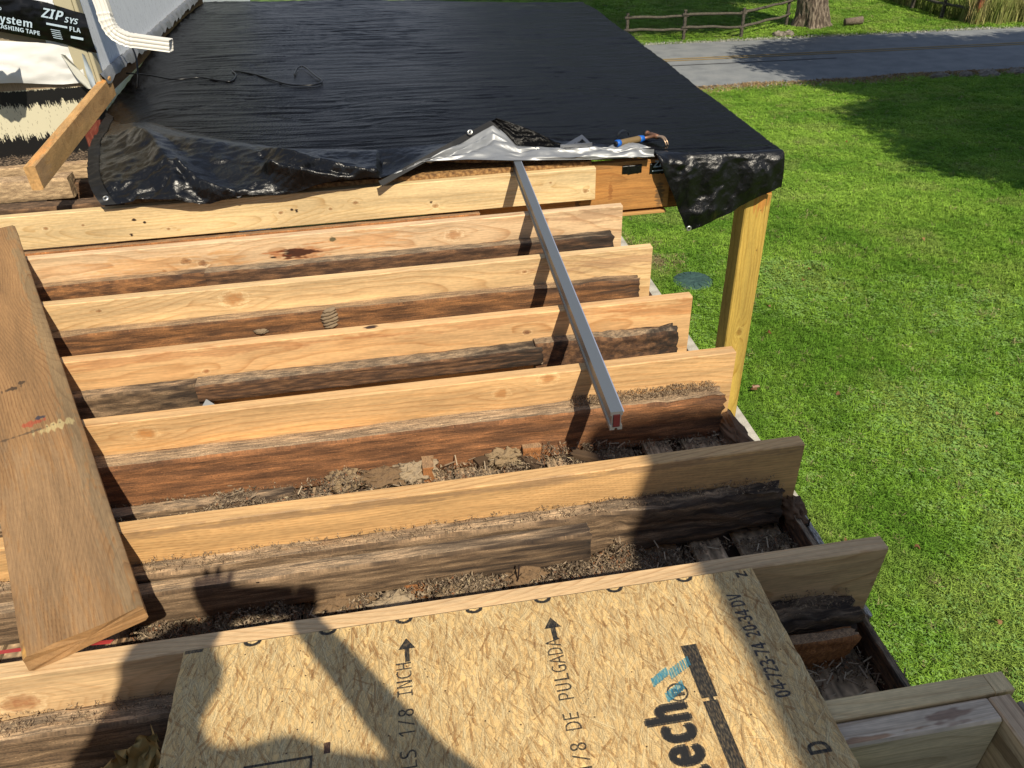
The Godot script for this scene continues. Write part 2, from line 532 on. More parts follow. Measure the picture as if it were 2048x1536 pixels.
func make_ground() -> void:
	var xs: Array = []
	var zs: Array = []
	var x := -140.0
	while x <= 160.0:
		xs.append(x)
		x += 0.5 if (x > -6 and x < 24) else 8.0
	var z := 40.0
	while z >= -400.0:
		zs.append(z)
		z -= 0.5 if (z < 4.0 and z > -36.0) else 9.0
	var p := PackedVector3Array()
	var uv := PackedVector2Array()
	for zz in zs:
		for xx in xs:
			p.append(Vector3(xx, ground_y(xx, zz), zz))
			uv.append(Vector2(xx, zz))
	var m := mat(Color.WHITE, 0.95, 0.0, patchy_tex(512, [Color(0.20, 0.26, 0.07), Color(0.26, 0.36, 0.10), Color(0.32, 0.45, 0.13), Color(0.38, 0.46, 0.17)], 0.012, 5, 0.3))
	m.uv1_triplanar = true
	m.uv1_world_triplanar = true
	m.uv1_scale = Vector3.ONE * 0.35
	structure("ground", sheet(p, xs.size(), zs.size(), uv, Vector3.UP), m)

	# road: one slightly crowned sheet, lines laid on it
	var strip := func(s0: float, s1: float, lift: float, l0: float, l1: float) -> ArrayMesh:
		var pp := PackedVector3Array()
		var uu := PackedVector2Array()
		var nrm := Vector3(ROAD_D.z, 0, -ROAD_D.x)
		var n: int = int((l1 - l0) / 2.0) + 2
		for k in 5:
			for i in n:
				var s: float = lerpf(s0, s1, k / 4.0)
				var l: float = lerpf(l0, l1, float(i) / (n - 1))
				var q: Vector3 = ROAD_O + ROAD_D * l + nrm * s
				q.y = -4.17 + lift + 0.05 * (1.0 - pow((s - 2.67) / 2.67, 2))
				pp.append(q)
				uu.append(Vector2(l, s))
		return sheet(pp, n, 5, uu, Vector3.UP)
	var asphalt := mat(Color.WHITE, 0.85, 0.0, patchy_tex(512, [Color(0.45, 0.465, 0.475), Color(0.475, 0.49, 0.50), Color(0.495, 0.51, 0.515), Color(0.515, 0.525, 0.53)], 0.008, 8, 0.12))
	asphalt.uv1_scale = Vector3(0.30, 0.35, 1)
	structure("road", strip.call(0.0, 5.35, 0.0, -120.0, 140.0), asphalt)
	var yellow := mat(Color(0.56, 0.47, 0.26), 0.8)
	structure("road_centre_line", strip.call(2.74, 2.84, 0.006, -120.0, 140.0), yellow)
	structure("road_centre_line", strip.call(2.96, 3.06, 0.006, -120.0, 140.0), yellow)
	structure("road_seam", strip.call(2.16, 2.22, 0.005, -120.0, 4.6), mat(Color(0.22, 0.22, 0.23), 0.8))

	# gravel and leaf litter along the edges
	var chip := begin()
	for k in 3:
		var a := Vector3(rng.randf_range(-1, 1), rng.randf_range(-0.2, 0.4), rng.randf_range(-1, 1)) * 0.04
		var b := Vector3(rng.randf_range(-1, 1), rng.randf_range(-0.2, 0.4), rng.randf_range(-1, 1)) * 0.04
		var c := Vector3(rng.randf_range(-1, 1), rng.randf_range(-0.2, 0.4), rng.randf_range(-1, 1)) * 0.04
		tri(chip, a, b, c, Vector3.UP)
	var chip_mesh := done(chip)
	var xf: Array = []
	var col := PackedColorArray()
	var nrm := Vector3(ROAD_D.z, 0, -ROAD_D.x)
	for i in 16000:
		var l := rng.randf_range(-6.0, 18.0)
		var s: float = -absf(rng.randfn(0, 0.42)) - 0.02 + na.get_noise_1d(l * 1.1) * 0.25
		if s > 0.05: s = -0.05
		var q: Vector3 = ROAD_O + ROAD_D * l + nrm * s
		q.y = ground_y(q.x, q.z) + 0.03
		xf.append(Transform3D(Basis.from_euler(Vector3(rng.randf() * 6, rng.randf() * 6, rng.randf() * 6)) * rng.randf_range(0.8, 1.9), q))
		var g := rng.randf()
		col.append(Color(0.20, 0.125, 0.055).lerp(Color(0.42, 0.30, 0.15), g) if rng.randf() < 0.85 else Color(0.3, 0.3, 0.29))
	var vm := mat(Color.WHITE, 0.9)
	vm.vertex_color_use_as_albedo = true
	tag(multi("leaf_litter", chip_mesh, vm, xf, col), "dry brown leaf litter along the near edge of the road", "leaf litter")
	xf = []
	col = PackedColorArray()
	for i in 3500:
		var l := rng.randf_range(-4.0, 16.0)
		var s: float = 5.35 + absf(rng.randfn(0, 0.16))
		var q: Vector3 = ROAD_O + ROAD_D * l + nrm * s
		q.y = ground_y(q.x, q.z) + 0.03
		xf.append(Transform3D(Basis.from_euler(Vector3(rng.randf() * 6, rng.randf() * 6, rng.randf() * 6)) * rng.randf_range(0.6, 1.4), q))
		col.append(Color(0.55, 0.54, 0.5) * rng.randf_range(0.6, 1.1))
	tag(multi("gravel", chip_mesh, vm, xf, col), "pale gravel along the far edge of the road", "gravel")

func seen(p: Vector3, margin: float) -> float:
	# distance from the lens if the spot is near the view, else -1
	var q: Vector3 = cam.transform.affine_inverse() * p
	if q.z > -0.3: return -1.0
	var t: float = tan(deg_to_rad(cam.fov) * 0.5) * -q.z
	if absf(q.y) > t * margin or absf(q.x) > t * 1.3333 * margin: return -1.0
	return q.length()

func make_grass() -> void:
	# three tufts of bent blades
	var tufts: Array = []
	for kind in 3:
		var st := begin(1)
		for b in 12:
			var a := rng.randf() * TAU
			var o := Vector3(cos(a), 0, sin(a)) * rng.randf_range(0.0, 0.036)
			var d := rng.randf() * TAU
			var dir := Vector3(cos(d), 0, sin(d))
			var side := Vector3(-dir.z, 0, dir.x) * rng.randf_range(0.0016, 0.0028)
			var h := rng.randf_range(0.022, 0.05) * (1.0 if kind < 2 else 0.7)
			var lean := rng.randf_range(0.014, 0.05)
			var m := o + Vector3(0, h * 0.62, 0) + dir * lean * 0.35
			var e := o + Vector3(0, h * rng.randf_range(0.75, 1.0), 0) + dir * lean
			quad(st, o - side, o + side, m + side * 0.85, m - side * 0.85, dir + Vector3.UP * 0.7)
			tri(st, m - side * 0.85, m + side * 0.85, e, dir + Vector3.UP * 0.7)
		tufts.append(done(st))
	# a clover sprig: stalks with three round leaves
	var cl := begin(1)
	for b in 5:
		var a := rng.randf() * TAU
		var c := Vector3(cos(a) * rng.randf() * 0.045, rng.randf_range(0.016, 0.032), sin(a) * rng.randf() * 0.045)
		for k in 3:
			var t: float = a + TAU * k / 3.0
			var d2 := Vector3(cos(t), rng.randf_range(-0.1, 0.25), sin(t))
			var s2 := Vector3(-d2.z, 0, d2.x)
			var L := rng.randf_range(0.006, 0.010)
			quad(cl, c, c + (d2 * 0.6 + s2 * 0.55) * L, c + d2 * L * 1.25, c + (d2 * 0.6 - s2 * 0.55) * L, Vector3.UP)
	tufts.append(done(cl))
	var xfs := [[], [], [], []]
	var cols := [PackedColorArray(), PackedColorArray(), PackedColorArray(), PackedColorArray()]
	var n1 := noise(77, 0.35, 3)
	var n2 := noise(78, 1.6, 2)
	var plant := func(count: int, x0: float, x1: float, z0: float, z1: float, keep_d: float, grow: float, tall: float, yellow: float) -> void:
		for i in count:
			var x := rng.randf_range(x0, x1)
			var z := rng.randf_range(z0, z1)
			if x < 0.1 and z > -6.6: continue
			if x < 1.46 and z < -1.45 and z > -6.6: continue
			var rs := road_s(x, z)
			if rs > -0.35 + n1.get_noise_2d(x * 6, 0) * 0.25 and rs < 5.5: continue
			var p := Vector3(x, ground_y(x, z) - 0.004, z)
			if absf(x - 1.93) < 0.24 and Vector2(x - 1.93, z + 4.95).length() < 0.175: continue
			var d: float = seen(p, 1.25)
			if d < 0.0: continue
			if d > keep_d and rng.randf() > pow(keep_d / d, 1.5): continue
			var dry: float = 0.0
			for sp in [[1.75, -6.2, 0.28], [1.72, -5.55, 0.42], [1.3, -6.4, 0.2]]:
				dry = maxf(dry, 1.0 - Vector2(x - sp[0], z - sp[1]).length() / sp[2])
			dry = clampf(dry + n2.get_noise_2d(x * 2.0, z * 2.0) * 0.5, 0, 1) if dry > 0.0 else 0.0
			var k: int = rng.randi_range(0, 2)
			var v: float = n1.get_noise_2d(x, z)
			if rng.randf() < 0.22 + v * 0.6 and d < 9.0: k = 3
			var sc: float = clampf(pow(d / 4.5, 0.55), 0.9, 2.4) * grow * rng.randf_range(0.75, 1.3) * (1.0 + v * 0.25)
			xfs[k].append(Transform3D(Basis(Vector3.UP, rng.randf() * TAU).scaled(Vector3(sc, sc * tall, sc)), p))
			var c := Color(0.145, 0.315, 0.030).lerp(Color(0.29, 0.49, 0.06), clampf(0.5 + v * 1.0 + n2.get_noise_2d(x, z) * 0.6, 0, 1))
			var pale: float = clampf(n1.get_noise_2d(x * 1.6 + 200.0, z * 1.6) * 2.0 - 0.3, 0.0, 0.42)
			c = c.lerp(Color(0.36, 0.44, 0.11), pale)
			if k == 3: c = Color(0.145, 0.30, 0.055).lerp(Color(0.24, 0.38, 0.10), rng.randf())
			c = c.lerp(Color(0.34, 0.31, 0.12), yellow * rng.randf())
			if rng.randf() < 0.02: c = Color(0.36, 0.33, 0.15)
			if dry > 0.0 and rng.randf() < dry * 0.9: c = Color(0.36, 0.29, 0.15)
			cols[k].append(c * rng.randf_range(0.76, 1.24))
	plant.call(230000, 0.1, 7.5, -7.5, 1.2, 4.6, 0.85, 0.9, 0.08)
	plant.call(170000, 1.0, 17.0, -19.5, -7.0, 9.0, 0.9, 0.62, 0.08)
	plant.call(70000, 2.0, 21.5, -40.0, -23.0, 30.0, 1.25, 0.5, 0.12)
	var m := mat(Color.WHITE, 0.75)
	m.metallic_specular = 0.2
	m.vertex_color_use_as_albedo = true
	m.backlight_enabled = true
	m.backlight = Color(0.22, 0.30, 0.05)
	var names := ["grass", "grass", "grass", "clover"]
	var says := ["green mown lawn grass around the porch and across the road", "green mown lawn grass around the porch and across the road", "green mown lawn grass around the porch and across the road", "low clover leaves scattered through the lawn"]
	for k in 4:
		tag(multi(names[k], tufts[k], m, xfs[k], cols[k]), says[k], names[k], "lawn grass" if k < 3 else "")
	# tall meadow beyond the right-hand fence
	var st := begin(1)
	for b in 14:
		var a := rng.randf() * TAU
		var o := Vector3(cos(a), 0, sin(a)) * rng.randf_range(0.0, 0.16)
		var d := rng.randf() * TAU
		var dir := Vector3(cos(d), 0, sin(d))
		var side := Vector3(-dir.z, 0, dir.x) * 0.007
		var h := rng.randf_range(0.5, 1.0)
		var m1 := o + Vector3(0, h * 0.6, 0) + dir * 0.06
		var e := o + Vector3(0, h, 0) + dir * rng.randf_range(0.1, 0.3)
		quad(st, o - side, o + side, m1 + side, m1 - side, dir + Vector3.UP * 0.5)
		tri(st, m1 - side * 1.3, m1 + side * 1.3, e, dir + Vector3.UP * 0.5)
	var mx: Array = []
	var mc := PackedColorArray()
	for i in 15000:
		var x := rng.randf_range(18.8, 30.0)
		var z := rng.randf_range(-38.0, -22.3)
		if road_s(x, z) < 6.1: continue
		mx.append(Transform3D(Basis(Vector3.UP, rng.randf() * TAU) * rng.randf_range(0.7, 1.25), Vector3(x, ground_y(x, z), z)))
		var w: float = clampf(0.62 + n1.get_noise_2d(x * 1.5, z * 1.5) + (x - 19.8) * 0.3, 0, 1)
		mc.append(Color(0.19, 0.30, 0.05).lerp(Color(0.50, 0.40, 0.20), clampf(w * rng.randf_range(0.5, 1.3), 0, 1)) * rng.randf_range(0.6, 1.2))
	tag(multi("meadow", done(st), m, mx, mc), "tall yellow-green meadow grass behind the right-hand fence", "meadow")

# ---------------------------------------------------------------- trees
func bark_tex() -> ImageTexture:
	var w := 256
	var h := 512
	var out := PackedByteArray(); out.resize(w * h * 3)
	var n1 := noise(61, 1.0, 3)
	for y in h:
		for x in w:
			var a: float = TAU * x / w
			var r: float = n1.get_noise_3d(cos(a) * 9.0, y * 0.018, sin(a) * 9.0)
			var f: float = n1.get_noise_3d(cos(a) * 30.0, y * 0.09, sin(a) * 30.0)
			var c := Color(0.24, 0.20, 0.17).lerp(Color(0.56, 0.51, 0.45), clampf(0.5 + r * 1.1 + f * 0.5, 0, 1))
			var i := (y * w + x) * 3
			out[i] = int(c.r * 255); out[i + 1] = int(c.g * 255); out[i + 2] = int(c.b * 255)
	return image_tex(out, w, h)

func make_tree(at: Vector3, label: String, r0: float, H: float, spots: Array, clumps: int, sd: int, bark: Material, leaf: Material, leaf_mesh: Mesh, flare: float) -> void:
	var t := thing("tree", label, "tree", at, "")
	var r := RandomNumberGenerator.new()
	r.seed = sd
	var n1 := noise(sd, 1.0, 3)
	var nx := 97
	var ny := 70
	var p := PackedVector3Array(); var uv := PackedVector2Array()
	for j in ny:
		var y: float = pow(float(j) / (ny - 1), 1.6) * H - 0.15
		for i in nx:
			var a: float = TAU * (i % (nx - 1)) / (nx - 1)
			var fl: float = flare * exp(-maxf(y, 0.0) * 3.0) * (0.55 + 0.45 * sin(a * 4.0 + 1.0) + 0.25 * sin(a * 7.0))
			var rr: float = (r0 * (1.0 - 0.55 * y / H) + fl)
			var ridge: float = absf(n1.get_noise_3d(cos(a) * 7.0, y * 0.9, sin(a) * 7.0)) + 0.5 * absf(n1.get_noise_3d(cos(a) * 16.0, y * 2.2, sin(a) * 16.0))
			rr *= 1.06 - ridge * 0.22
			p.append(Vector3(cos(a) * rr + n1.get_noise_1d(y * 0.3) * 0.2, y, sin(a) * rr))
			uv.append(Vector2(float(i) / (nx - 1), y * 0.4))
	part("trunk", sheet(p, nx, ny, uv, Vector3(1, 0, 0) if true else Vector3.UP), bark, t)
	for s in spots:
		var c: Vector3 = s[0]
		var b := Vector3(0, H * r.randf_range(0.55, 0.95), 0)
		part("limb", tube_mesh(curve([b, b.lerp(c, 0.4) + Vector3(0, 0.5, 0), c], 6), r0 * 0.32, 9, r0 * 0.06), bark, t)
	var xf: Array = []
	var col := PackedColorArray()
	for i in clumps:
		var s: Array = spots[r.randi_range(0, spots.size() - 1)]
		var d := Vector3(r.randfn(), r.randfn(), r.randfn()).normalized() * pow(r.randf(), 0.42)
		var q: Vector3 = (s[0] as Vector3) + d * (s[1] as Vector3)
		xf.append(Transform3D(Basis.from_euler(Vector3(r.randf() * 6, r.randf() * 6, r.randf() * 6)) * r.randf_range(0.7, 1.3), q))
		col.append(Color(0.045, 0.095, 0.02) * r.randf_range(0.7, 1.4))
	multi("crown", leaf_mesh, leaf, xf, col, t)

func make_trees() -> void:
	var bark := mat(Color.WHITE, 0.95, 0.0, bark_tex())
	var leaf := mat(Color.WHITE, 0.6)
	leaf.vertex_color_use_as_albedo = true
	leaf.backlight_enabled = true
	leaf.backlight = Color(0.06, 0.10, 0.02)
	var st := begin()
	for i in 16:
		var c := Vector3(rng.randfn(), rng.randfn(), rng.randfn()).normalized() * rng.randf_range(0.1, 0.5)
		var b := Basis.from_euler(Vector3(rng.randf() * 6, rng.randf() * 6, rng.randf() * 6))
		var s := rng.randf_range(0.08, 0.14)
		quad(st, c, c + b * Vector3(s, 0.01, -s * 0.5), c + b * Vector3(s * 2.2, 0, 0), c + b * Vector3(s, 0.01, s * 0.5), b.y)
	var lm := done(st)
	make_tree(Vector3(13.75, -4.2, -25.45), "thick old tree with furrowed grey bark beside the far side of the road", 0.52, 6.5,
		[[Vector3(-2.5, 6.5, 0.5), Vector3(3.6, 2.0, 3.0)], [Vector3(2.6, 7.2, -1.0), Vector3(2.2, 1.8, 2.2)], [Vector3(-5.0, 5.2, -2.0), Vector3(2.8, 1.5, 2.6)], [Vector3(-1.0, 8.5, -1.0), Vector3(3.0, 2.0, 3.0)], [Vector3(-2.8, 6.2, 2.9), Vector3(3.4, 1.6, 2.2)], [Vector3(-6.0, 6.4, 2.8), Vector3(3.0, 1.5, 2.4)], [Vector3(-8.8, 6.5, 2.6), Vector3(3.0, 1.5, 2.4)], [Vector3(-4.0, 6.6, -2.6), Vector3(4.6, 1.6, 2.6)], [Vector3(-9.0, 6.6, -3.0), Vector3(3.4, 1.6, 2.4)]], 11000, 21, bark, leaf, lm, 0.22)
	make_tree(Vector3(16.6, -3.0, -8.0), "broad leafy tree on the lawn to the right, shading lawn and road", 0.4, 6.0,
		[[Vector3(-1.6, 5.6, 0.3), Vector3(3.4, 2.0, 3.0)], [Vector3(1.0, 7.6, -2.0), Vector3(4.2, 2.3, 3.2)], [Vector3(3.0, 6.6, 2.0), Vector3(3.5, 2.2, 3.2)], [Vector3(-2.6, 6.6, 2.2), Vector3(2.4, 1.6, 2.4)], [Vector3(5.0, 7.5, -3.0), Vector3(3.0, 2.0, 3.0)], [Vector3(-4.9, 6.3, 5.3), Vector3(3.0, 1.8, 2.3)], [Vector3(-3.4, 6.6, 2.8), Vector3(3.4, 1.8, 2.6)], [Vector3(-2.2, 6.6, 7.9), Vector3(3.9, 1.8, 2.8)], [Vector3(4.0, 6.8, 7.5), Vector3(4.0, 1.8, 3.4)], [Vector3(-0.6, 7.2, -5.0), Vector3(4.4, 1.9, 2.8)], [Vector3(-2.2, 6.4, -2.0), Vector3(2.6, 1.6, 2.2)], [Vector3(3.0, 8.6, 1.0), Vector3(6.0, 2.0, 5.0)]], 24000, 22, bark, leaf, lm, 0.1)
	var lg := thing("log", "short cut log lying beside the old tree's trunk", "log", Vector3(15.05, -4.03, -25.0))
	part("bark", tube_mesh([Vector3(-0.3, 0, 0), Vector3(0, 0.01, 0.02), Vector3(0.3, 0.03, 0.05)], 0.11, 14, 0.13), bark, lg)

func split_rail(st: SurfaceTool, a: Vector3, b: Vector3, r: float, sd: int) -> void:
	var n1 := noise(sd, 1.0, 2)
	var pts: Array = []
	for k in 9:
		var t: float = k / 8.0
		pts.append(a.lerp(b, t) + Vector3(0, n1.get_noise_1d(t * 2.0) * 0.04, n1.get_noise_1d(t * 3.0 + 9) * 0.04))
	tube(st, pts, r * 1.1, 6, r * 0.85)

func make_fences() -> void:
	var grey := mat(Color.WHITE, 0.95, 0.0, weathered_tex(90, Color(0.22, 0.20, 0.175), Color(0.38, 0.36, 0.32), Color(0.12, 0.10, 0.09), Color(0.25, 0.23, 0.2), Color(0.42, 0.40, 0.35), 1.4, 256, 64))
	var red := mat(Color.WHITE, 0.9, 0.0, weathered_tex(91, Color(0.42, 0.24, 0.15), Color(0.55, 0.34, 0.22), Color(0.25, 0.16, 0.12), Color(0.42, 0.3, 0.2), Color(0.5, 0.36, 0.26), 1.4, 256, 64))
	var post := func(f: Node3D, p: Vector3, h: float, r: float, m: Material, lean: Vector3) -> void:
		part("post", board(h, r * 2, r * 2, r * 0.35, 0.006, int(p.x * 10), 8), m, f, Transform3D(Basis(Vector3(lean.x, 1, lean.z).normalized(), Vector3(-1, lean.x, 0).normalized(), Vector3(0, 0, 1)).orthonormalized(), p + Vector3(-r, -0.05, r)))
	# far side of the road, left of the tree
	var f := thing("rail_fence", "grey split-rail fence with two rails, left of the old tree", "fence", Vector3(10.73, -4.2, -24.25))
	var o := f.position
	var P := [Vector3(6.6, -4.2, -24.75), Vector3(8.81, -4.2, -24.5), Vector3(10.73, -4.2, -24.25), Vector3(12.62, -4.2, -24.2), Vector3(13.0, -4.2, -25.9)]
	var hs := [0.95, 0.98, 0.98, 0.95, 0.95]
	P = [Vector3(7.0, -4.2, -24.75), Vector3(8.85, -4.2, -24.5), Vector3(10.73, -4.2, -24.25), Vector3(13.0, -4.2, -25.75)]
	for i in P.size(): post.call(f, P[i] - o, hs[i], 0.046, grey, Vector3.ZERO)
	for i in P.size() - 1:
		for h in [0.38, 0.78]:
			var st := begin(1)
			split_rail(st, P[i] - o + Vector3(-0.1, h + rng.randf_range(-0.04, 0.04), 0.02), P[i + 1] - o + Vector3(0.1, h + rng.randf_range(-0.04, 0.04), 0.02), 0.044, i * 3 + int(h * 10))
			part("rail", done(st), grey, f)
	# right of the tree, running away from the road
	var g := thing("rail_fence", "brown rail fence in front of the tall meadow, with one reddish end post", "fence", Vector3(18.93, -4.2, -24.0))
	o = g.position
	var Q := [Vector3(18.93, -4.2, -24.0), Vector3(18.62, -4.2, -25.4), Vector3(18.68, -4.2, -27.3), Vector3(18.8, -4.2, -29.8)]
	for i in Q.size(): post.call(g, Q[i] - o, 0.95 if i > 0 else 1.15, 0.055 if i > 0 else 0.09, grey if i > 0 else red, Vector3.ZERO)
	post.call(g, Vector3(0.34, 0, -0.22), 1.05, 0.05, grey, Vector3.ZERO)
	for i in Q.size() - 1:
		for h in [0.45, 0.85]:
			var st := begin(1)
			split_rail(st, Q[i] - o + Vector3(0, h, 0.1), Q[i + 1] - o + Vector3(0, h, -0.1), 0.05, i * 5 + int(h * 10))
			part("rail", done(st), grey, g)

func make_yard_bits() -> void:
	# septic cover
	var c := thing("drain_cover", "round blue-green plastic lid set in the lawn near the yellow post", "drain cover", Vector3(1.93, ground_y(1.93, -4.95), -4.95))
	var gm := mat(Color(0.20, 0.31, 0.29), 0.75)
	gm.normal_enabled = true
	gm.normal_texture = bump_tex(128, 0.05, 4.0, 4)
	gm.uv1_triplanar = true
	var st := begin(1)
	lathe(st, [Vector2(0.001, 0.035), Vector2(0.10, 0.034), Vector2(0.185, 0.028), Vector2(0.2, 0.018), Vector2(0.205, -0.02)], 40)
	part("lid", done(st), gm, c)
	for i in 14:
		var a: float = TAU * i / 14.0
		part("rib", box_mesh(Vector3(cos(a) * 0.14, 0.034, sin(a) * 0.14), Vector3(0.08, 0.006, 0.008), Basis(Vector3.UP, -a)), gm, c)
	# flat stones by the road
	var sm := mat(Color.WHITE, 0.95, 0.0, patchy_tex(128, [Color(0.30, 0.28, 0.25), Color(0.48, 0.45, 0.41), Color(0.58, 0.55, 0.5)], 0.03, 12, 0.15))
	sm.uv1_triplanar = true
	sm.uv1_scale = Vector3.ONE * 2.0
	var spots := [[13.3, -17.42, 0.26, "small flat stone at the road edge, leftmost of the row"], [13.95, -17.3, 0.24, "dark flat stone second from the left along the road edge"], [14.55, -17.25, 0.42, "largest pale flat stone along the near road edge"], [15.35, -17.2, 0.36, "flat stone right of the largest one at the road edge"], [16.3, -17.15, 0.33, "rightmost flat stone at the near road edge"]]
	for i in spots.size():
		var s: Array = spots[i]
		var o := solo("stone", lump(Vector3(s[2], 0.1, s[2] * 0.6), 30 + i, 0.3), sm, s[3], "stone", Vector3(s[0], ground_y(s[0], s[1]) + 0.03, s[1]), "flat stones along the road edge")
		o.rotation.y = i * 0.4
	for i in 2:
		solo("stone", lump(Vector3(0.22 - i * 0.06, 0.12, 0.18), 40 + i, 0.35), sm, ["pale stone under the fence beside the old tree", "smaller stone touching the pale one by the old tree"][i], "stone", Vector3(12.0 + i * 0.34, -4.14, -24.15), "stones by the fence")
	# fallen leaves
	var lm := [mat(Color(0.46, 0.28, 0.14), 0.85), mat(Color(0.40, 0.28, 0.16), 0.85), mat(Color(0.55, 0.42, 0.26), 0.85)]
	var L := [[3.16, -4.9, "brown leaf right of the yellow post, upper of a close pair"], [3.0, -4.7, "brown leaf right of the yellow post, lower of a close pair"], [2.43, -4.26, "brown leaf on the grass just right of the yellow post's middle"], [2.22, -3.79, "brown leaf on the grass right of the yellow post's knot"], [2.02, -1.17, "brown leaf on the lawn right of the doubled grey joist's tip"], [2.13, -0.57, "brown leaf at the lower right of the lawn"], [1.36, -0.76, "brown leaf close beside the near joist ends"], [2.36, -2.79, "brown leaf right of the yellow post's foot"], [4.77, -5.42, "brown leaf at the lawn's right-hand side below the tree shade"], [6.87, -10.7, "far brown leaf on the lawn near the tree shade"], [1.74, -3.0, "brown leaf beside the pale wood scrap"], [3.4, -2.3, "brown leaf at the right edge of the lawn, middle height"], [2.9, -0.6, "brown leaf at the right edge of the lawn, lowest"], [1.62, -1.3, "brown leaf right of the shaded joist's end"]]
	for i in L.size():
		var p := Vector3(L[i][0], 0, L[i][1])
		p.y = ground_y(p.x, p.z) + 0.05
		var s := begin(1)
		var r := 0.020 + 0.010 * rng.randf()
		var prev := Vector3.ZERO
		for k in 11:
			var a: float = TAU * k / 10.0
			var rr: float = r * (0.55 + 0.5 * absf(sin(k * 2.1 + i * 1.7)))
			if k == 10: rr = r * (0.55 + 0.5 * absf(sin(i * 1.7)))
			var q := Vector3(cos(a) * rr, 0.012 * sin(a * 2.0 + i) + rr * 0.3, sin(a) * rr)
			if k > 0: tri(s, Vector3.ZERO, prev, q, Vector3.UP)
			prev = q
		var o := solo("fallen_leaf", done(s), lm[i % 3], L[i][2], "leaf", p, "fallen leaves on the lawn")
		o.rotation = Vector3(rng.randf_range(-0.4, 0.4), rng.randf() * 6, rng.randf_range(-0.4, 0.4))
	# a few white clover heads and a bit of litter
	for i in 2:
		solo("wood_scrap", board(0.06 - i * 0.02, 0.014, 0.024, 0.003, 0.003, 70 + i, 6), mat(Color(0.62, 0.5, 0.42), 0.85), ["pale wood scrap lying on the grass right of the yellow post's foot", "small pale scrap on the grass near the rotten rim", "tiny scrap of wood on the lawn behind the last joist"][i], "wood scrap", [Vector3(1.73, -2.43, -3.0), Vector3(1.19, -2.43, -1.0), Vector3(1.5, -2.43, -0.4)][i])

# ---------------------------------------------------------------- porch: joists, planks, debris
const PINE_A := Color(0.90, 0.76, 0.54)
const PINE_B := Color(0.76, 0.55, 0.31)
const KNOT := Color(0.42, 0.24, 0.12)
const NO_STAIN: Array = []

func xform(p: Vector3, b := Basis.IDENTITY) -> Transform3D:
	return Transform3D(b, p)

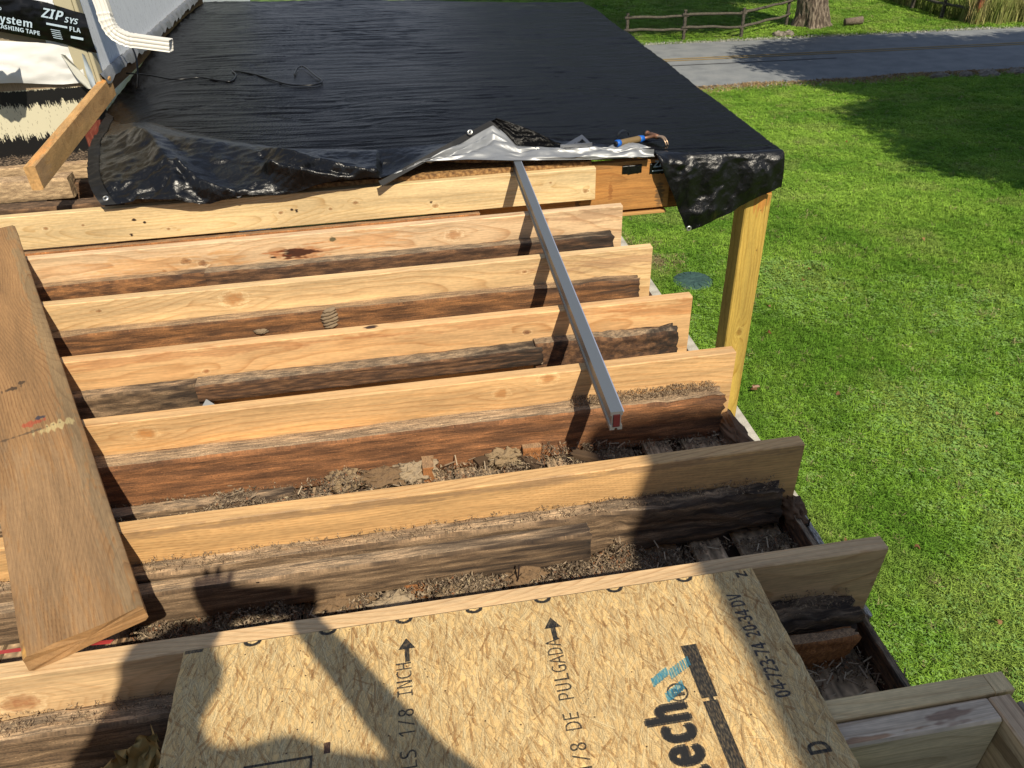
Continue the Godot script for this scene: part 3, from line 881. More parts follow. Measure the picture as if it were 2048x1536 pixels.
func make_joists() -> void:
	var L := 2.98
	var X0 := -2.98
	var dk := Color(0.13, 0.07, 0.04)
	var rust := Color(0.62, 0.30, 0.12)
	var grey := Color(0.50, 0.45, 0.40)
	# face stain rows: [x, v, rx, rv, colour, strength, 0 = face / 1 = edge]; v down from the board's middle
	var sx := func(x: float) -> float: return x - X0
	var specs := [
		[1, 0.152, 2.97, Color(0.90, 0.815, 0.64), Color(0.72, 0.57, 0.36), 0.011, 0.05, 0.5,
			[[sx.call(-2.436), -0.014, 0.009, KNOT], [sx.call(-2.283), -0.015, 0.006, KNOT], [sx.call(-1.94), 0.036, 0.006, KNOT], [sx.call(-1.451), 0.006, 0.009, KNOT], [sx.call(-1.232), 0.009, 0.007, KNOT], [sx.call(-1.118), -0.011, 0.010, KNOT], [sx.call(-0.762), 0.038, 0.011, KNOT], [sx.call(-0.225), -0.026, 0.006, KNOT], [sx.call(-0.058), 0.029, 0.011, KNOT]],
			[[sx.call(-2.07), -0.02, 0.008, 0.008, dk, 0.9, 0], [sx.call(-2.03), -0.005, 0.008, 0.008, dk, 0.9, 0], [sx.call(-2.1), 0.05, 0.008, 0.008, dk, 0.9, 0], [sx.call(-1.4), -0.005, 0.007, 0.007, dk, 0.9, 0], [sx.call(-1.38), 0.004, 0.007, 0.007, dk, 0.9, 0], [sx.call(-0.78), 0.02, 0.008, 0.006, dk, 0.9, 0]], "pale clean pine board along the foot of the black tarp"],
		[2, 0.235, 2.965, Color(0.91, 0.81, 0.655), Color(0.66, 0.48, 0.32), 0.020, 0.07, 0.7,
			[[sx.call(-1.772), -0.053, 0.015, Color(0.25, 0.12, 0.07)], [sx.call(-1.71), -0.036, 0.014, Color(0.25, 0.12, 0.07)], [sx.call(-1.86), -0.018, 0.008, KNOT], [sx.call(-0.72), -0.06, 0.022, Color(0.62, 0.42, 0.26)]],
			[[sx.call(-1.345), -0.045, 0.075, 0.020, Color(0.09, 0.045, 0.03), 0.97, 0], [sx.call(-1.30), -0.045, 0.10, 0.035, rust, 0.35, 0], [sx.call(-1.43), -0.045, 0.05, 0.018, rust, 0.5, 0], [sx.call(-1.44), -0.035, 0.02, 0.006, dk, 0.9, 0], [sx.call(-1.06), -0.075, 0.16, 0.035, Color(0.76, 0.50, 0.28), 0.35, 0], [sx.call(-1.9), -0.05, 0.22, 0.04, Color(0.78, 0.54, 0.30), 0.32, 0], [sx.call(-1.62), -0.04, 0.07, 0.04, Color(0.78, 0.54, 0.30), 0.32, 0], [sx.call(-1.2), -0.09, 0.012, 0.010, Color(0.35, 0.32, 0.22), 0.9, 0], [sx.call(-0.12), -0.09, 0.2, 0.03, Color(0.55, 0.42, 0.32), 0.4, 0]], "new joist with the dark burnt knothole and two round knots"],
		[3, 0.235, 2.962, Color(0.90, 0.79, 0.60), Color(0.66, 0.49, 0.31), 0.019, 0.05, 0.6,
			[[sx.call(-1.53), -0.075, 0.028, Color(0.66, 0.42, 0.22)], [sx.call(-1.98), -0.08, 0.007, KNOT], [sx.call(-0.5), -0.07, 0.007, KNOT]],
			[[sx.call(-0.1), -0.075, 0.35, 0.03, Color(0.60, 0.45, 0.34), 0.4, 0]], "new joist with one big pale swirling knot, third from the tarp"],
		[4, 0.235, 2.973, Color(0.89, 0.745, 0.545), Color(0.68, 0.48, 0.29), 0.022, 0.06, 0.6,
			[[sx.call(-0.56), -0.05, 0.010, Color(0.22, 0.09, 0.06)], [sx.call(-1.573), -0.035, 0.009, Color(0.45, 0.25, 0.14)]],
			[[sx.call(-1.054), -0.005, 0.02, 0.012, dk, 0.85, 1], [sx.call(-1.7), -0.1, 0.6, 0.018, Color(0.66, 0.44, 0.28), 0.4, 0], [sx.call(-0.6), -0.1, 0.5, 0.02, Color(0.68, 0.46, 0.29), 0.35, 0], [sx.call(-0.05), -0.08, 0.25, 0.03, Color(0.7, 0.46, 0.27), 0.4, 0]], "new joist with a small dark slit knot, fourth from the tarp"],
		[5, 0.235, 2.979, Color(0.88, 0.735, 0.53), Color(0.67, 0.48, 0.29), 0.017, 0.03, 0.5,
			[[sx.call(-1.667), -0.072, 0.020, Color(0.72, 0.46, 0.22)], [sx.call(-0.56), -0.10, 0.018, Color(0.62, 0.4, 0.22)], [sx.call(-0.695), -0.069, 0.016, Color(0.7, 0.46, 0.24)]],
			[[sx.call(-1.4), -0.03, 0.5, 0.02, Color(0.80, 0.58, 0.34), 0.25, 0]], "new joist under the near end of the metal bar, with three ringed knots"],
		[6, 0.235, 2.978, Color(0.87, 0.72, 0.50), Color(0.62, 0.44, 0.26), 0.0075, 0.1, 0.4,
			[[sx.call(-0.36), -0.02, 0.009, Color(0.32, 0.2, 0.12)]],
			[[sx.call(-1.0), -0.104, 1.2, 0.012, Color(0.55, 0.44, 0.33), 0.5, 0]], "new joist with fine straight grain whose right end is shaded, second from the OSB sheet"],
		[7, 0.225, 2.99, Color(0.86, 0.745, 0.57), Color(0.66, 0.50, 0.33), 0.008, 0.25, 0.3,
			[[sx.call(-1.729), -0.036, 0.026, Color(0.55, 0.33, 0.2)]],
			NO_STAIN, "joist carrying the far edge of the OSB sheet"],
	]
	for s in specs:
		var k: int = s[0]
		var tex := lumber_tex(100 + k * 13, s[2], s[1], s[3], s[4], s[5], s[6], s[7], s[8], s[9], 1280, 176, [0.0, 0.0, 0.02, 0.03, -0.05, 0.06, 0.35, 0.0][k])
		solo("new_joist", board(s[2], s[1], JT, 0.0025, 0.0, 1, 1, 0.06 if k == 7 else 0.0), mat(Color.WHITE, 0.72, 0.0, tex), s[10], "joist", Vector3(X0, 0, BACK[k] + JT), "new pine joists")
	# the doubled joist and rim at the near right corner
	var j8 := lumber_tex(300, 3.0, 0.2, Color(0.87, 0.78, 0.59), Color(0.72, 0.60, 0.42), 0.012, 0.2, 0.3, [], NO_STAIN)
	solo("new_joist", board(2.985, 0.2, JT, 0.002), mat(Color.WHITE, 0.75, 0.0, j8), "yellowish joist butting the small end block at the near right corner", "joist", Vector3(X0, 0, 1.166), "new pine joists")
	var j9 := lumber_tex(303, 3.0, 0.2, Color(0.86, 0.79, 0.69), Color(0.64, 0.55, 0.45), 0.010, 0.12, 0.4, [],
		[[sx.call(-0.055), 0.0, 0.05, 0.013, Color(0.46, 0.34, 0.27), 0.55, 1], [sx.call(-0.28), 0.012, 0.12, 0.006, Color(0.55, 0.38, 0.25), 0.6, 1]])
	solo("new_joist", board(2.966, 0.19, 0.044, 0.004), mat(Color.WHITE, 0.8, 0.0, j9), "greyish joist with a dark knot on its top edge, nearest to the camera", "joist", Vector3(X0, -0.004, 1.2125), "new pine joists")
	var rt := lumber_tex(306, 1.6, 0.2, Color(0.80, 0.70, 0.57), Color(0.58, 0.46, 0.34), 0.012, 0.04, 0.5, [[0.22, -0.03, 0.01, KNOT]], [[0.1, -0.05, 0.3, 0.02, Color(0.4, 0.3, 0.2), 0.5, 0]])
	var rm := mat(Color.WHITE, 0.8, 0.0, rt)
	solo("rim_board", board(1.5, 0.2, 0.042, 0.003), rm, "rim board closing the joist ends at the near right corner", "rim board", Vector3(-0.0115, -0.002, 1.172), "").basis = Basis(Vector3(0, 0, 1), Vector3(0, 1, 0), Vector3(-1, 0, 0))
	solo("rim_board", board(1.45, 0.24, 0.012, 0.002), mat(Color(0.55, 0.50, 0.42), 0.85), "thin weathered trim strip on the outside of the rim board", "trim", Vector3(0.0345, -0.008, 1.185), "").basis = Basis(Vector3(0, 0, 1), Vector3(0, 1, 0), Vector3(-1, 0, 0))
	solo("end_block", board(0.036, 0.2, JT, 0.002), mat(Color.WHITE, 0.75, 0.0, j8), "short block capping the end of the yellowish joist at the corner", "block", Vector3(0.007, -0.001, 1.166))

	# ---- old joists left in place
	var red := weathered_tex(11, Color(0.39, 0.265, 0.175), Color(0.57, 0.39, 0.25), Color(0.15, 0.11, 0.09), Color(0.48, 0.41, 0.33), Color(0.66, 0.56, 0.44), 0.93)
	var brown := weathered_tex(12, Color(0.35, 0.24, 0.155), Color(0.56, 0.39, 0.24), Color(0.17, 0.13, 0.11), Color(0.48, 0.40, 0.31), Color(0.64, 0.53, 0.40), 0.85)
	var dark := weathered_tex(14, Color(0.26, 0.185, 0.135), Color(0.44, 0.32, 0.22), Color(0.12, 0.10, 0.085), Color(0.40, 0.35, 0.29), Color(0.58, 0.50, 0.40), 0.75)
	var drift := weathered_tex(15, Color(0.35, 0.28, 0.21), Color(0.53, 0.44, 0.34), Color(0.14, 0.11, 0.09), Color(0.44, 0.38, 0.31), Color(0.66, 0.56, 0.44), 0.8)
	var orange := weathered_tex(16, Color(0.52, 0.34, 0.19), Color(0.64, 0.43, 0.25), Color(0.2, 0.12, 0.07), Color(0.5, 0.4, 0.3), Color(0.65, 0.52, 0.38), 1.6)
	var M := {"red": mat(Color.WHITE, 0.9, 0.0, red), "brown": mat(Color.WHITE, 0.9, 0.0, brown), "dark": mat(Color.WHITE, 0.92, 0.0, dark), "drift": mat(Color.WHITE, 0.95, 0.0, drift), "orange": mat(Color.WHITE, 0.85, 0.0, orange)}
	for k in M: 
		M[k].normal_enabled = true
		M[k].normal_texture = bump_tex(256, 0.03, 3.0, 50, 0.3)
		M[k].uv1_scale = Vector3(1, 1, 1)
	# [joist, x0, x1, top, height, thickness, z gap, material, wear, rot, label]
	var old := [
		[1, -2.98, -0.56, -0.165, 0.1, 0.045, -0.030, "orange", 0.002, 0.0, "orange-brown old board showing in the slot below the pale board at the tarp"],
		[2, -2.98, -1.66, -0.099, 0.15, 0.045, 0.001, "brown", 0.003, 0.0, "left, recessed length of the old joist beside the joist with the burnt knothole"],
		[2, -1.70, -0.066, -0.098, 0.15, 0.058, 0.001, "dark", 0.004, 0.3, "dark right length of old joist beside the joist with the burnt knothole"],
		[3, -2.98, -0.074, -0.096, 0.15, 0.050, 0.001, "brown", 0.004, 0.8, "brown old joist carrying a grey mud nest"],
		[4, -2.98, -1.58, -0.100, 0.15, 0.045, 0.001, "drift", 0.004, 0.0, "left length of the old joist behind the metal scrap"],
		[4, -1.60, -0.52, -0.098, 0.060, 0.062, 0.001, "dark", 0.004, 0.0, "thin dark old board above a black slot, fourth joist from the tarp"],
		[4, -0.54, -0.064, -0.088, 0.15, 0.050, 0.001, "dark", 0.005, 1.0, "rotted short end of the old joist with a curled splinter, fourth from the tarp"],
		[5, -2.98, -0.045, -0.098, 0.156, 0.062, 0.001, "red", 0.0045, 1.1, "reddish brown old joist below the near end of the metal bar"],
		[6, -2.98, -0.055, -0.096, 0.14, 0.046, 0.001, "drift", 0.008, 1.2, "badly rotted old joist with a crumbling top, against the fine-grained joist"],
		[6, -2.98, -0.56, -0.112, 0.10, 0.042, 0.048, "drift", 0.003, 0.0, "grey old board doubled against the crumbling old joist"],
		[7, -2.98, -0.050, -0.112, 0.15, 0.052, 0.001, "drift", 0.008, 1.4, "old joist under the OSB sheet, its frayed rotten end showing at the right"],
	]
	for o in old:
		var k: int = o[0]
		var len: float = o[2] - o[1]
		var w: float = o[8] * 0.6
		solo("old_joist", board(len, o[4], o[5], 0.005, w, 500 + old.find(o) * 7, maxi(24, int(len * 62)), 0.0, o[9]), M[o[7]], o[10], "old joist", Vector3(o[1], o[3], BACK[k] + JT + o[6] + o[5]), "old rotten joists")
	# the dark split second piece at the frayed end
	solo("old_board", board(0.17, 0.10, 0.03, 0.004, 0.004, 701, 14, 0.25), M["orange"], "short orange-brown split board below the frayed old joist end", "old board", Vector3(-0.235, -0.155, BACK[7] + JT + 0.09), "")
	# grey plank end in the gap below the reddish joist
	solo("old_board", board(1.2, 0.045, 0.04, 0.004, 0.004, 702, 60), M["drift"], "grey board lying in the gap under the reddish old joist", "old board", Vector3(-2.5, -0.215, 0.165), "")
	for q in [[-1.345, 0.452, 0.03, 0.07, "orange wood block standing in the debris below the hand's shadow"], [-0.985, 0.535, 0.05, 0.05, "orange wood block in the middle of the debris gap"], [-0.925, 0.125, 0.03, 0.06, "small orange block in the debris under the reddish joist"], [-0.625, 0.10, 0.05, 0.05, "orange-brown wood chunk near the metal bar's shadow"], [-1.70, 0.60, 0.11, 0.09, "orange wood block under the end of the brown plank"]]:
		solo("wood_block", board(q[2], 0.085, q[3], 0.003, 0.003, int(q[0] * -100), 6), M["orange"], q[4], "wood block", Vector3(q[0] - q[2] * 0.5, -0.192, q[1] + q[3] * 0.5), "blocks between the old joists")

	# ---- ceiling planks the debris lies on, running along the eave
	var pl := weathered_tex(31, Color(0.64, 0.54, 0.42), Color(0.76, 0.66, 0.53), Color(0.3, 0.24, 0.18), Color(0.6, 0.51, 0.40), Color(0.70, 0.60, 0.48), 1.5, 512, 96)
	var pd := weathered_tex(32, Color(0.30, 0.23, 0.18), Color(0.40, 0.31, 0.24), Color(0.1, 0.08, 0.07), Color(0.26, 0.20, 0.16), Color(0.34, 0.27, 0.21), 1.5, 512, 96)
	var ml := mat(Color.WHITE, 0.92, 0.0, pl)
	var md := mat(Color.WHITE, 0.95, 0.0, pd)
	var ce := thing("porch_ceiling", "old ceiling planks under the joists, strewn with rotten debris", "ceiling", Vector3(0, -0.25, -1.55))
	var mb := mat(Color(0.80, 0.62, 0.50), 0.95, 0.0, pd)
	var along := Basis(Vector3(0, 0, 1), Vector3(0, 1, 0), Vector3(-1, 0, 0))      # board's length along z
	# board x -> z, board z -> -x : a plank from x1 (outer) inwards by its thickness
	var planks := [[-0.165, -0.038, 0.0, ml], [-0.285, -0.208, 0.006, ml], [-0.030, 0.022, 0.010, mb]]
	var x := -0.31
	while x > -2.95:
		planks.append([x - 0.132, x - 0.004, -0.012 - rng.randf() * 0.006, md if rng.randf() < 0.5 else ml])
		x -= 0.136
	for q in planks:
		part("plank", board(3.0, 0.022, q[1] - q[0], 0.003), q[3], ce, Transform3D(along, Vector3(q[0], q[2], 0)))
	part("backing", box_mesh(Vector3(-1.49, -0.062, 1.5), Vector3(2.96, 0.03, 3.0)), mat(Color(0.25, 0.2, 0.16), 0.95), ce)

	# ---- porch wall below the joist ends
	var white := mat(Color(0.83, 0.83, 0.80), 0.6)
	var wl := thing("porch_wall", "porch side wall under the joist ends with a pale top edge", "wall", Vector3(0, -2.35, -0.2))
	part("siding", box_mesh(Vector3(0.002, 1.06, 0.25), Vector3(0.02, 2.02, 2.6)), white, wl)
	part("studs", box_mesh(Vector3(-0.07, 1.0, 0.25), Vector3(0.09, 2.0, 2.6)), md, wl)
	var edge := weathered_tex(33, Color(0.58, 0.55, 0.50), Color(0.75, 0.73, 0.68), Color(0.2, 0.17, 0.14), Color(0.55, 0.52, 0.46), Color(0.78, 0.76, 0.72), 1.6, 512, 64)
	solo("rim_plate", board(0.62, 0.075, 0.018, 0.003, 0.004, 710, 40, 0.0, 0.0), M["dark"], "dark inner face of the broken rim beside the shaded joist end", "old board", Vector3(-0.030, -0.178, 0.50), "").basis = along
	solo("trim_board", board(0.37, 0.09, 0.014, 0.002, 0.003, 711, 50), mat(Color.WHITE, 0.8, 0.0, edge), "splintered white trim along the outer edge of the rim", "trim", Vector3(-0.004, -0.188, 0.47), "").basis = along
	solo("rotten_rim", lump(Vector3(0.028, 0.03, 0.055), 720, 0.5), M["brown"], "crumbling lump of rotten rim at the shaded joist's end", "old board", Vector3(-0.012, -0.195, 0.50), "")
	solo("rotten_rim", lump(Vector3(0.035, 0.022, 0.16), 721, 0.55, 20), M["brown"], "long crumbling strip of rotten rim beside the yellow post's foot", "old board", Vector3(-0.012, -0.235, 0.13), "")

func make_debris() -> void:
	# flakes of rotten wood and dirt between the joists
	var chip := begin()
	for k in 4:
		var c := Vector3(rng.randf_range(-1, 1), rng.randf_range(-0.3, 0.3), rng.randf_range(-1, 1)) * 0.008
		var a := c + Vector3(rng.randf_range(-1, 1), rng.randf_range(-0.4, 0.4), rng.randf_range(-1, 1)) * 0.009
		var b := c + Vector3(rng.randf_range(-1, 1), rng.randf_range(-0.4, 0.4), rng.randf_range(-1, 1)) * 0.009
		tri(chip, c, a, b, Vector3.UP)
	var cm := done(chip)
	var n1 := noise(44, 3.0, 3)
	var xf: Array = []
	var col := PackedColorArray()
	var gaps := [[0.10, 0.44, -2.0, -0.03, 12000], [0.53, 0.79, -1.75, -0.03, 19000], [0.90, 1.14, -0.30, 0.02, 1900], [-0.30, 0.0, -0.3, -0.02, 1200], [-0.25, 0.0, -2.6, -0.3, 1500]]
	for g in gaps:
		for i in g[4]:
			var x := rng.randf_range(g[2], g[3])
			var z := rng.randf_range(g[0], g[1])
			var v := n1.get_noise_2d(x, z)
			var deep: float = 1.0 if x < -0.31 else 0.0
			if x > -0.31:
				# heaps against the joist side, thinning over the planks
				if rng.randf() > clampf(0.9 - (z - g[0]) * 8.0 + v * 1.2, 0.0, 1.0): continue
			var y: float = -0.245 + (maxf(v + 0.25, 0.0) * 0.07 + 0.004) * deep * smoothstep(-0.31, -0.5, x) + rng.randf() * 0.014
			xf.append(Transform3D(Basis.from_euler(Vector3(rng.randf() * 6, rng.randf() * 6, rng.randf() * 6)) * (0.32 + 1.0 * pow(rng.randf(), 2.0)), Vector3(x, y, z)))
			var c := Color(0.085, 0.058, 0.038).lerp(Color(0.38, 0.29, 0.19), pow(rng.randf(), 1.2))
			if rng.randf() < 0.05: c = Color(0.42, 0.33, 0.2)
			if rng.randf() < 0.06: c = Color(0.26, 0.12, 0.055)
			col.append(c)
	# crumbs on the old joists' tops
	for k in [5, 6, 7]:
		for i in 900:
			var x := rng.randf_range(-1.9 if k != 5 else -0.5, -0.06)
			xf.append(Transform3D(Basis.from_euler(Vector3(rng.randf() * 6, rng.randf() * 6, rng.randf() * 6)) * rng.randf_range(0.3, 0.8), Vector3(x, -0.094 + rng.randf() * 0.006 - (0.012 if k == 7 else 0.0), BACK[k] + JT + rng.randf() * 0.045)))
			col.append(Color(0.12, 0.08, 0.05).lerp(Color(0.38, 0.28, 0.17), rng.randf()))
	var vm := mat(Color.WHITE, 0.95)
	vm.vertex_color_use_as_albedo = true
	tag(multi("debris", cm, vm, xf, col), "brown flakes of rotten wood and dirt between the old joists", "debris")
	# longer splinters
	var st := begin()
	box(st, Vector3.ZERO, Vector3(0.028, 0.002, 0.0025))
	var sp := done(st)
	xf = []
	col = PackedColorArray()
	for i in 420:
		var g: Array = gaps[rng.randi_range(0, 2)]
		var x := rng.randf_range(maxf(g[2], -1.6), g[3])
		xf.append(Transform3D(Basis.from_euler(Vector3(rng.randf_range(-0.3, 0.3), rng.randf() * 6, rng.randf_range(-0.3, 0.3))) * rng.randf_range(0.4, 1.3), Vector3(x, -0.228 + rng.randf() * 0.03 * (1.0 if x < -0.31 else 0.3), rng.randf_range(g[0], g[1]))))
		col.append(Color(0.16, 0.10, 0.06).lerp(Color(0.5, 0.40, 0.27), rng.randf()))
	tag(multi("splinters", sp, vm, xf, col), "thin broken splinters lying in the debris", "splinters")
	# bark-like shards
	var ins := [mat(Color(0.55, 0.47, 0.36), 1.0), mat(Color(0.46, 0.37, 0.27), 1.0), mat(Color(0.60, 0.53, 0.43), 1.0)]
	for m in ins:
		m.normal_enabled = true
		m.normal_texture = bump_tex(128, 0.08, 6.0, 9)
		m.uv1_triplanar = true
		m.uv1_scale = Vector3.ONE * 8.0
	var I := [[-1.163, 0.124, 0.05, 0.03, "pale insulation lump at the left in the gap under the reddish joist"], [-1.05, 0.115, 0.07, 0.02, "flat tuft of yellowish insulation right of the pale lump"], [-0.965, 0.118, 0.06, 0.026, "tuft of insulation beside the small orange block"], [-0.70, 0.10, 0.05, 0.03, "insulation wad beside the orange-brown chunk near the bar's shadow"], [-1.156, 0.53, 0.075, 0.03, "widest insulation tuft left in the debris gap, near the hand's shadow"], [-1.04, 0.59, 0.05, 0.022, "insulation tuft left of the middle orange block"], [-0.86, 0.585, 0.07, 0.025, "flat insulation tuft right of the middle orange block"], [-0.72, 0.56, 0.055, 0.03, "rightmost grey insulation tuft in the debris gap"], [-1.5, 0.66, 0.06, 0.02, "insulation scrap beyond the end of the brown plank"]]
	for i in I.size():
		solo("insulation", lump(Vector3(I[i][2], I[i][3], I[i][2] * 0.7), 800 + i, 0.5, 22), ins[i % 3], I[i][4], "insulation", Vector3(I[i][0], -0.226, I[i][1]), "scraps of insulation in the debris")
	var bk := mat(Color(0.30, 0.23, 0.16), 0.95)
	for i in 6:
		var q: Array = [[-0.78, 0.13, 0.5], [-0.60, 0.16, 2.2], [-0.45, 0.14, 1.1], [-0.36, 0.20, 2.7], [-0.50, 0.70, 0.4], [-0.62, 0.60, 1.9]][i]
		var o := solo("broken_slat", board(0.16, 0.018, 0.03, 0.003, 0.004, 820 + i, 14), bk, ["broken slat beside the small orange block", "dark slat leaning under the metal bar's shadow", "slat in the dark corner under the reddish joist", "broken slat against the shaded pale plank", "slat half buried right of the grey insulation", "slat behind the grey insulation tuft"][i], "broken slat", Vector3(q[0], -0.222, q[1]), "broken slats in the debris")
		o.rotation = Vector3(0.1, q[2], 0.12)
	# mud nest on the third old joist
	var mud := mat(Color(0.52, 0.45, 0.36), 1.0)
	var z3: float = BACK[3] + JT + 0.051
	var nest := thing("mud_nest", "round grey-tan mud nest stuck on an old joist's face", "wasp nest", Vector3(-1.21, -0.129, z3))
	for i in 6: part("ridge", lump(Vector3(0.034 - absf(i - 2.5) * 0.004, 0.008, 0.012), 830 + i, 0.25, 8), mud, nest, Transform3D(Basis(Vector3(0, 0, 1), 0.25), Vector3(rng.randf_range(-0.004, 0.004), 0.033 - i * 0.0125, 0.002)))
	solo("mud_nest", lump(Vector3(0.024, 0.010, 0.010), 840, 0.4), mud, "small flat mud smear left of the round nest", "wasp nest", Vector3(-1.454, -0.153, z3))
	# metal scrap by the fourth joist
	var sc := begin()
	var p0 := Vector3(-1.612, -0.19, BACK[4] + JT + 0.075)
	tri(sc, Vector3.ZERO, Vector3(0.095, -0.003, 0.01), Vector3(0.035, 0.045, -0.012), Vector3(0, 0.5, 1))
	tri(sc, Vector3.ZERO, Vector3(0.095, -0.003, 0.01), Vector3(0.05, -0.08, 0.03), Vector3(0, 0.5, 1))
	tri(sc, Vector3(0, 0, -0.0015), Vector3(0.095, -0.003, 0.0085), Vector3(0.035, 0.045, -0.0135), Vector3(0, -0.5, -1))
	solo("flashing_scrap", done(sc), mat(Color(0.66, 0.68, 0.70), 0.45, 0.3), "small triangle of grey sheet metal poking up between two joists", "metal scrap", p0)
	# nail spike, pink strap, paper
	var rust := mat(Color(0.16, 0.10, 0.07), 0.8, 0.3)
	var nl := thing("rusty_nail", "long rusty nail standing beside the shaded orange block", "nail", Vector3(-1.335, -0.25, 0.505))
	part("shank", tube_mesh([Vector3(0, 0, 0), Vector3(0.001, 0.07, 0.02), Vector3(0.004, 0.13, 0.05)], 0.0028, 6), rust, nl)
	part("head", tube_mesh([Vector3(0.004, 0.13, 0.05), Vector3(0.004, 0.134, 0.051)], 0.007, 8), rust, nl)
	for i in 2:
		solo("rusty_nail", tube_mesh([Vector3(0, 0, 0), Vector3(0.018, 0.035, 0.0), Vector3(0.022, 0.075, -0.004)], 0.0022, 6), rust, ["bent nail against the doubled grey board", "bent nail standing in the open rim at the right"][i], "nail", [Vector3(-0.76, -0.235, BACK[6] + 0.155), Vector3(-0.02, -0.245, 0.56)][i])
	var ps := PackedVector3Array(); var pu := PackedVector2Array()
	for r in 3:
		for k in 16:
			var t: float = k / 15.0
			ps.append(Vector3(-1.86 + t * 0.30, 0.004 + 0.003 * sin(t * 5.0) - r * 0.004 - t * 0.004, 0.775 - 0.006 * sin(t * 3.2) - r * 0.008))
			pu.append(Vector2(t, r * 0.5))
	solo("strap", sheet(ps, 16, 3, pu, Vector3(0, 1, 0)), mat(Color(0.80, 0.28, 0.28), 0.6), "pink strap along the joist under the brown plank's end", "strap")
	for i in 2:
		var pp := PackedVector3Array(); var uu := PackedVector2Array()
		var nn := noise(860 + i, 9.0, 3)
		for r in 14:
			for k in 14:
				var x: float = k / 13.0 - 0.5
				var z: float = r / 13.0 - 0.5
				pp.append(Vector3(x * 0.14, nn.get_noise_2d(x, z) * 0.05 + x * 0.04, z * 0.10 + nn.get_noise_2d(x + 4.0, z) * 0.02))
				uu.append(Vector2(x, z))
		var o := solo("cardboard_scrap", sheet(pp, 14, 14, uu, Vector3.UP), mat([Color(0.66, 0.56, 0.34), Color(0.52, 0.38, 0.22)][i], 0.9), ["crumpled yellowish cardboard in the gap left of the OSB sheet", "darker torn cardboard below the yellowish scrap"][i], "cardboard", Vector3(-1.52 + i * 0.05, -0.15 - i * 0.02, 0.965 + i * 0.05))
		o.rotation = Vector3(0.4, 0.5 - i, 0.25)

# ---------------------------------------------------------------- loose plank, metal bar
func make_plank_and_bar() -> void:
	var a := Vector3(-2.503, 0.042, -1.389)
	var b := Vector3(-1.692, 0.042, 0.805)
	var far_r := Vector3(-2.455, 0.042, -1.385)
	var near_r := Vector3(-1.497, 0.042, 0.731)
	var d := (near_r - far_r).normalized()
	var across := Vector3(-d.z, 0, d.x)          # to the left
	if across.x > 0: across = -across
	var W := 0.212
	var L := 2.32
	var t := lumber_tex(410, L, W, Color(0.66, 0.52, 0.35), Color(0.42, 0.28, 0.15), 0.0068, 0.10, 0.25, [],
		[[1.2, -0.092, 1.6, 0.022, Color(0.50, 0.45, 0.34), 0.45, 0], [1.98, 0.0, 0.36, 0.2, Color(0.56, 0.46, 0.34), 0.45, 0], [1.58, -0.055, 0.02, 0.05, Color(0.74, 0.66, 0.46), 0.85, 0], [1.57, 0.02, 0.006, 0.06, Color(0.22, 0.18, 0.14), 0.5, 0], [1.53, 0.0, 0.012, 0.03, Color(0.66, 0.25, 0.16), 0.6, 0], [1.515, -0.02, 0.008, 0.012, Color(0.2, 0.2, 0.26), 0.8, 0], [1.32, 0.03, 0.012, 0.02, Color(0.2, 0.15, 0.1), 0.75, 0], [1.30, 0.00, 0.010, 0.016, Color(0.2, 0.15, 0.1), 0.65, 0], [2.30, 0.105, 0.05, 0.008, Color(0.80, 0.60, 0.30), 0.9, 0]], 1280, 224, -0.11)
	var m := mat(Color.WHITE, 0.72, 0.0, t)
	# board: x along, z (front) faces up, y (top) points to the right edge
	var pl := solo("plank", board(L, W, 0.041, 0.007, 0.0012, 420, 90), m, "wide old brown plank lying slantwise across the joists", "plank", near_r - d * L)
	pl.transform = Transform3D(Basis(d, -across, Vector3.UP), near_r - d * L)
	# metal bar: double-flanged aluminium straightedge
	var al := mat(Color(0.50, 0.52, 0.53), 0.45, 0.65)
	var A := Vector3(-0.441, 0.001, 0.325)
	var B := Vector3(-0.372, 0.001, -1.655)
	var v := (B - A)
	var zb := v.normalized()
	var bar := thing("metal_bar", "grey aluminium bar laid across the joists up to the tarp", "metal bar", A)
	bar.basis = Basis(Vector3.UP.cross(zb), Vector3.UP, zb)
	var st := begin()
	var o := PackedVector2Array([Vector2(-0.016, 0), Vector2(-0.004, 0), Vector2(-0.003, 0.006), Vector2(0.003, 0.006), Vector2(0.004, 0), Vector2(0.016, 0), Vector2(0.016, 0.012), Vector2(0.012, 0.015), Vector2(0.012, 0.044), Vector2(0.016, 0.047), Vector2(0.016, 0.057), Vector2(-0.016, 0.057), Vector2(-0.016, 0.047), Vector2(-0.012, 0.044), Vector2(-0.012, 0.015), Vector2(-0.016, 0.012)])
	extrude(st, o, v.length())
	part("rail", done(st), al, bar)
	part("end_plug", box_mesh(Vector3(0, 0.031, -0.001), Vector3(0.017, 0.036, 0.006)), mat(Color(0.24, 0.04, 0.05), 0.6), bar)
	part("lip", box_mesh(Vector3(-0.0175, 0.0555, v.length() * 0.5), Vector3(0.003, 0.003, v.length())), mat(Color(0.9, 0.9, 0.92), 0.3, 0.8), bar)

